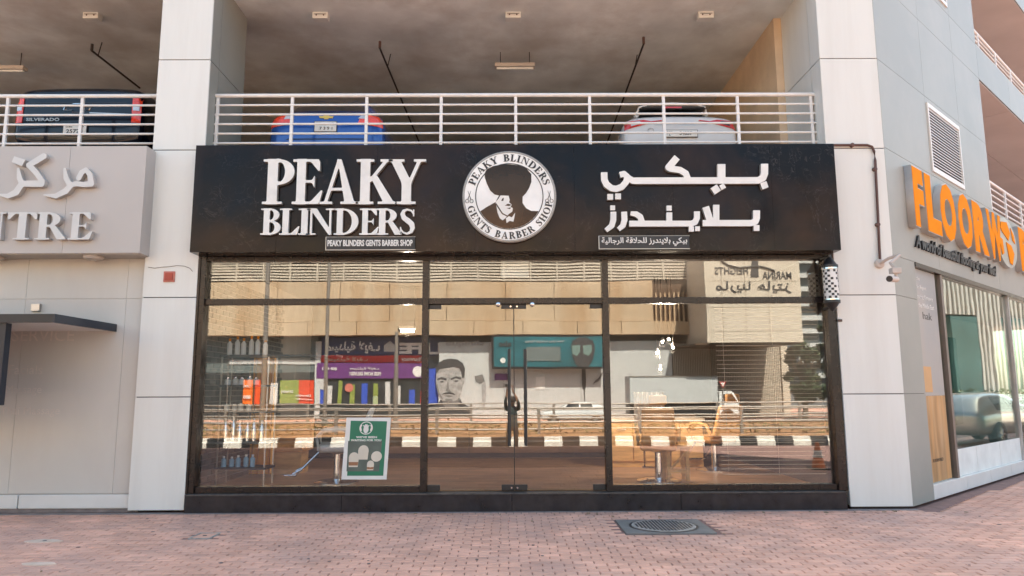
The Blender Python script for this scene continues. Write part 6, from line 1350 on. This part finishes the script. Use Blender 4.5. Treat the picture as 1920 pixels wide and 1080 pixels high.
# ================================================================== THE PHOTOGRAPHER (mirrored in the doors)
M['cloth'] = mat('dark teal shirt', (.025, .045, .05), .85, 0, .2, 8); M['trousers'] = mat('black trousers', (.015, .015, .018), .85); M['skinp'] = mat('tan skin', (.36, .19, .12), .5); M['hairp'] = mat('dark brown hair', (.03, .018, .012), .7)
px_, py_ = .10, -10.42
t = thing('person', 'person in dark shirt and trousers holding a phone up overhead', 'person', (px_, py_, -.42))
def skin(nm, pts, edges, rad, m, par, root=0, sub=2):
    me = bpy.data.meshes.new(nm); inv = base(par).inverted(); me.from_pydata([tuple(inv @ Vector(p)) for p in pts], edges, []); me.materials.append(M[m]); o = bpy.data.objects.new(nm, me); COL.objects.link(o); o.parent = par
    sk_ = o.modifiers.new('skin', 'SKIN'); sk_.use_smooth_shade = True; sk_.use_x_symmetry = False
    if not me.skin_vertices: me.attributes.new('x', 'FLOAT', 'POINT') ; 
    sv = me.skin_vertices[0].data if me.skin_vertices else None
    if sv is None: return o
    for i, r in enumerate(rad): sv[i].radius = (r if isinstance(r, tuple) else (r, r)); sv[i].use_root = (i == root)
    ss = o.modifiers.new('sub', 'SUBSURF'); ss.levels = sub; ss.render_levels = sub; return o
X, Yp = px_, py_
Z = lambda z: -.42 + z * .93
bp_ = [(X, Yp, Z(.95)), (X, Yp, Z(1.12)), (X, Yp, Z(1.34)), (X, Yp - .01, Z(1.46)), (X, Yp + .0, Z(1.53)), (X, Yp + .02, Z(1.60)), (X, Yp + .02, Z(1.70)),
       (X - .09, Yp, Z(.90)), (X - .12, Yp + .02, Z(.50)), (X - .13, Yp, Z(.10)), (X - .14, Yp + .14, Z(.04)), (X + .09, Yp, Z(.90)), (X + .11, Yp + .02, Z(.50)), (X + .12, Yp, Z(.10)), (X + .13, Yp + .14, Z(.04)),
       (X - .18, Yp, Z(1.44)), (X - .19, Yp + .20, Z(1.62)), (X - .15, Yp + .28, Z(1.92)), (X - .14, Yp + .32, Z(2.07)), (X + .18, Yp, Z(1.44)), (X + .17, Yp + .20, Z(1.62)), (X + .05, Yp + .28, Z(1.92)), (X - .0, Yp + .32, Z(2.07))]
bed = [(0, 1), (1, 2), (2, 3), (3, 4), (4, 5), (5, 6), (0, 7), (7, 8), (8, 9), (9, 10), (0, 11), (11, 12), (12, 13), (13, 14), (3, 15), (15, 16), (16, 17), (17, 18), (3, 19), (19, 20), (20, 21), (21, 22)]
brad = [(.15, .11), (.14, .10), (.16, .11), (.10, .08), .05, .085, .07, .09, .06, .042, .04, .09, .06, .042, .04, .065, .048, .032, .035, .065, .048, .032, .035]
me = bpy.data.meshes.new('body'); inv = base(t).inverted(); me.from_pydata([tuple(inv @ Vector(p)) for p in bp_], bed, []); o = bpy.data.objects.new('body', me); COL.objects.link(o); o.parent = t
bm = bmesh.new(); bm.from_mesh(me); lay = bm.verts.layers.skin.verify()
for v_, r in zip(bm.verts, brad): v_[lay].radius = r if isinstance(r, tuple) else (r, r)
bm.verts.ensure_lookup_table(); bm.verts[0][lay].use_root = True; bm.to_mesh(me); bm.free()
for q in ('cloth', 'trousers', 'skinp'): me.materials.append(M[q])
o.modifiers.new('skin', 'SKIN').use_smooth_shade = True; ss = o.modifiers.new('sub', 'SUBSURF'); ss.levels = 2; ss.render_levels = 2
bpy.context.view_layer.update(); me2 = bpy.data.meshes.new_from_object(o.evaluated_get(bpy.context.evaluated_depsgraph_get())); o.modifiers.clear(); o.data = me2; me2.name = 'body'; me2.materials.clear()
for q in ('cloth', 'trousers', 'skinp'): me2.materials.append(M[q])
for p in me2.polygons:
    z = p.center.z / .93; yy = p.center.y; p.material_index = 2 if (z > 1.52 and abs(p.center.x) < .15 or z > 1.80) else (1 if z < .95 else 0); p.use_smooth = True
MB().lathe((X, Yp + .0, Z(1.60)), (0, -.1, 1), [(.085, .02), (.105, .08), (.10, .14), (.06, .19), (.01, .205)], 18).build('hair', 'hairp', t, smooth=True)
MB().box(X - .012, X + .012, Yp + .10, Yp + .125, Z(1.60), Z(1.635)).build('nose', 'skinp', t, bevel=.008)
for s in (-1, 1): MB().lathe((X + s * .035, Yp + .095, Z(1.645)), (0, 1, 0), [(.009, 0), (.007, .008)], 8).build('eye', 'hairp', t)
for s, hx in ((-1, X - .14), (1, X - .0)):
    h = MB()
    for k in range(4): h.tube([(hx, Yp + .33, 1.52 + k * .018), (hx + s * .01, Yp + .37, 1.54 + k * .018), (hx - s * .03, Yp + .39, 1.545 + k * .018)], [.009, .008, .006], 6)
    h.tube([(hx, Yp + .325, 1.51), (hx - s * .01, Yp + .36, 1.54), (hx - s * .02, Yp + .375, 1.56)], [.011, .009, .007], 6); h.build('hand', 'skinp', t, smooth=True)
tag(box('phone', 'black', (-.105, .05, -10.03, -10.018, 1.555, 1.63), bevel=.004), 'black phone held sideways by the photographer', 'phone')
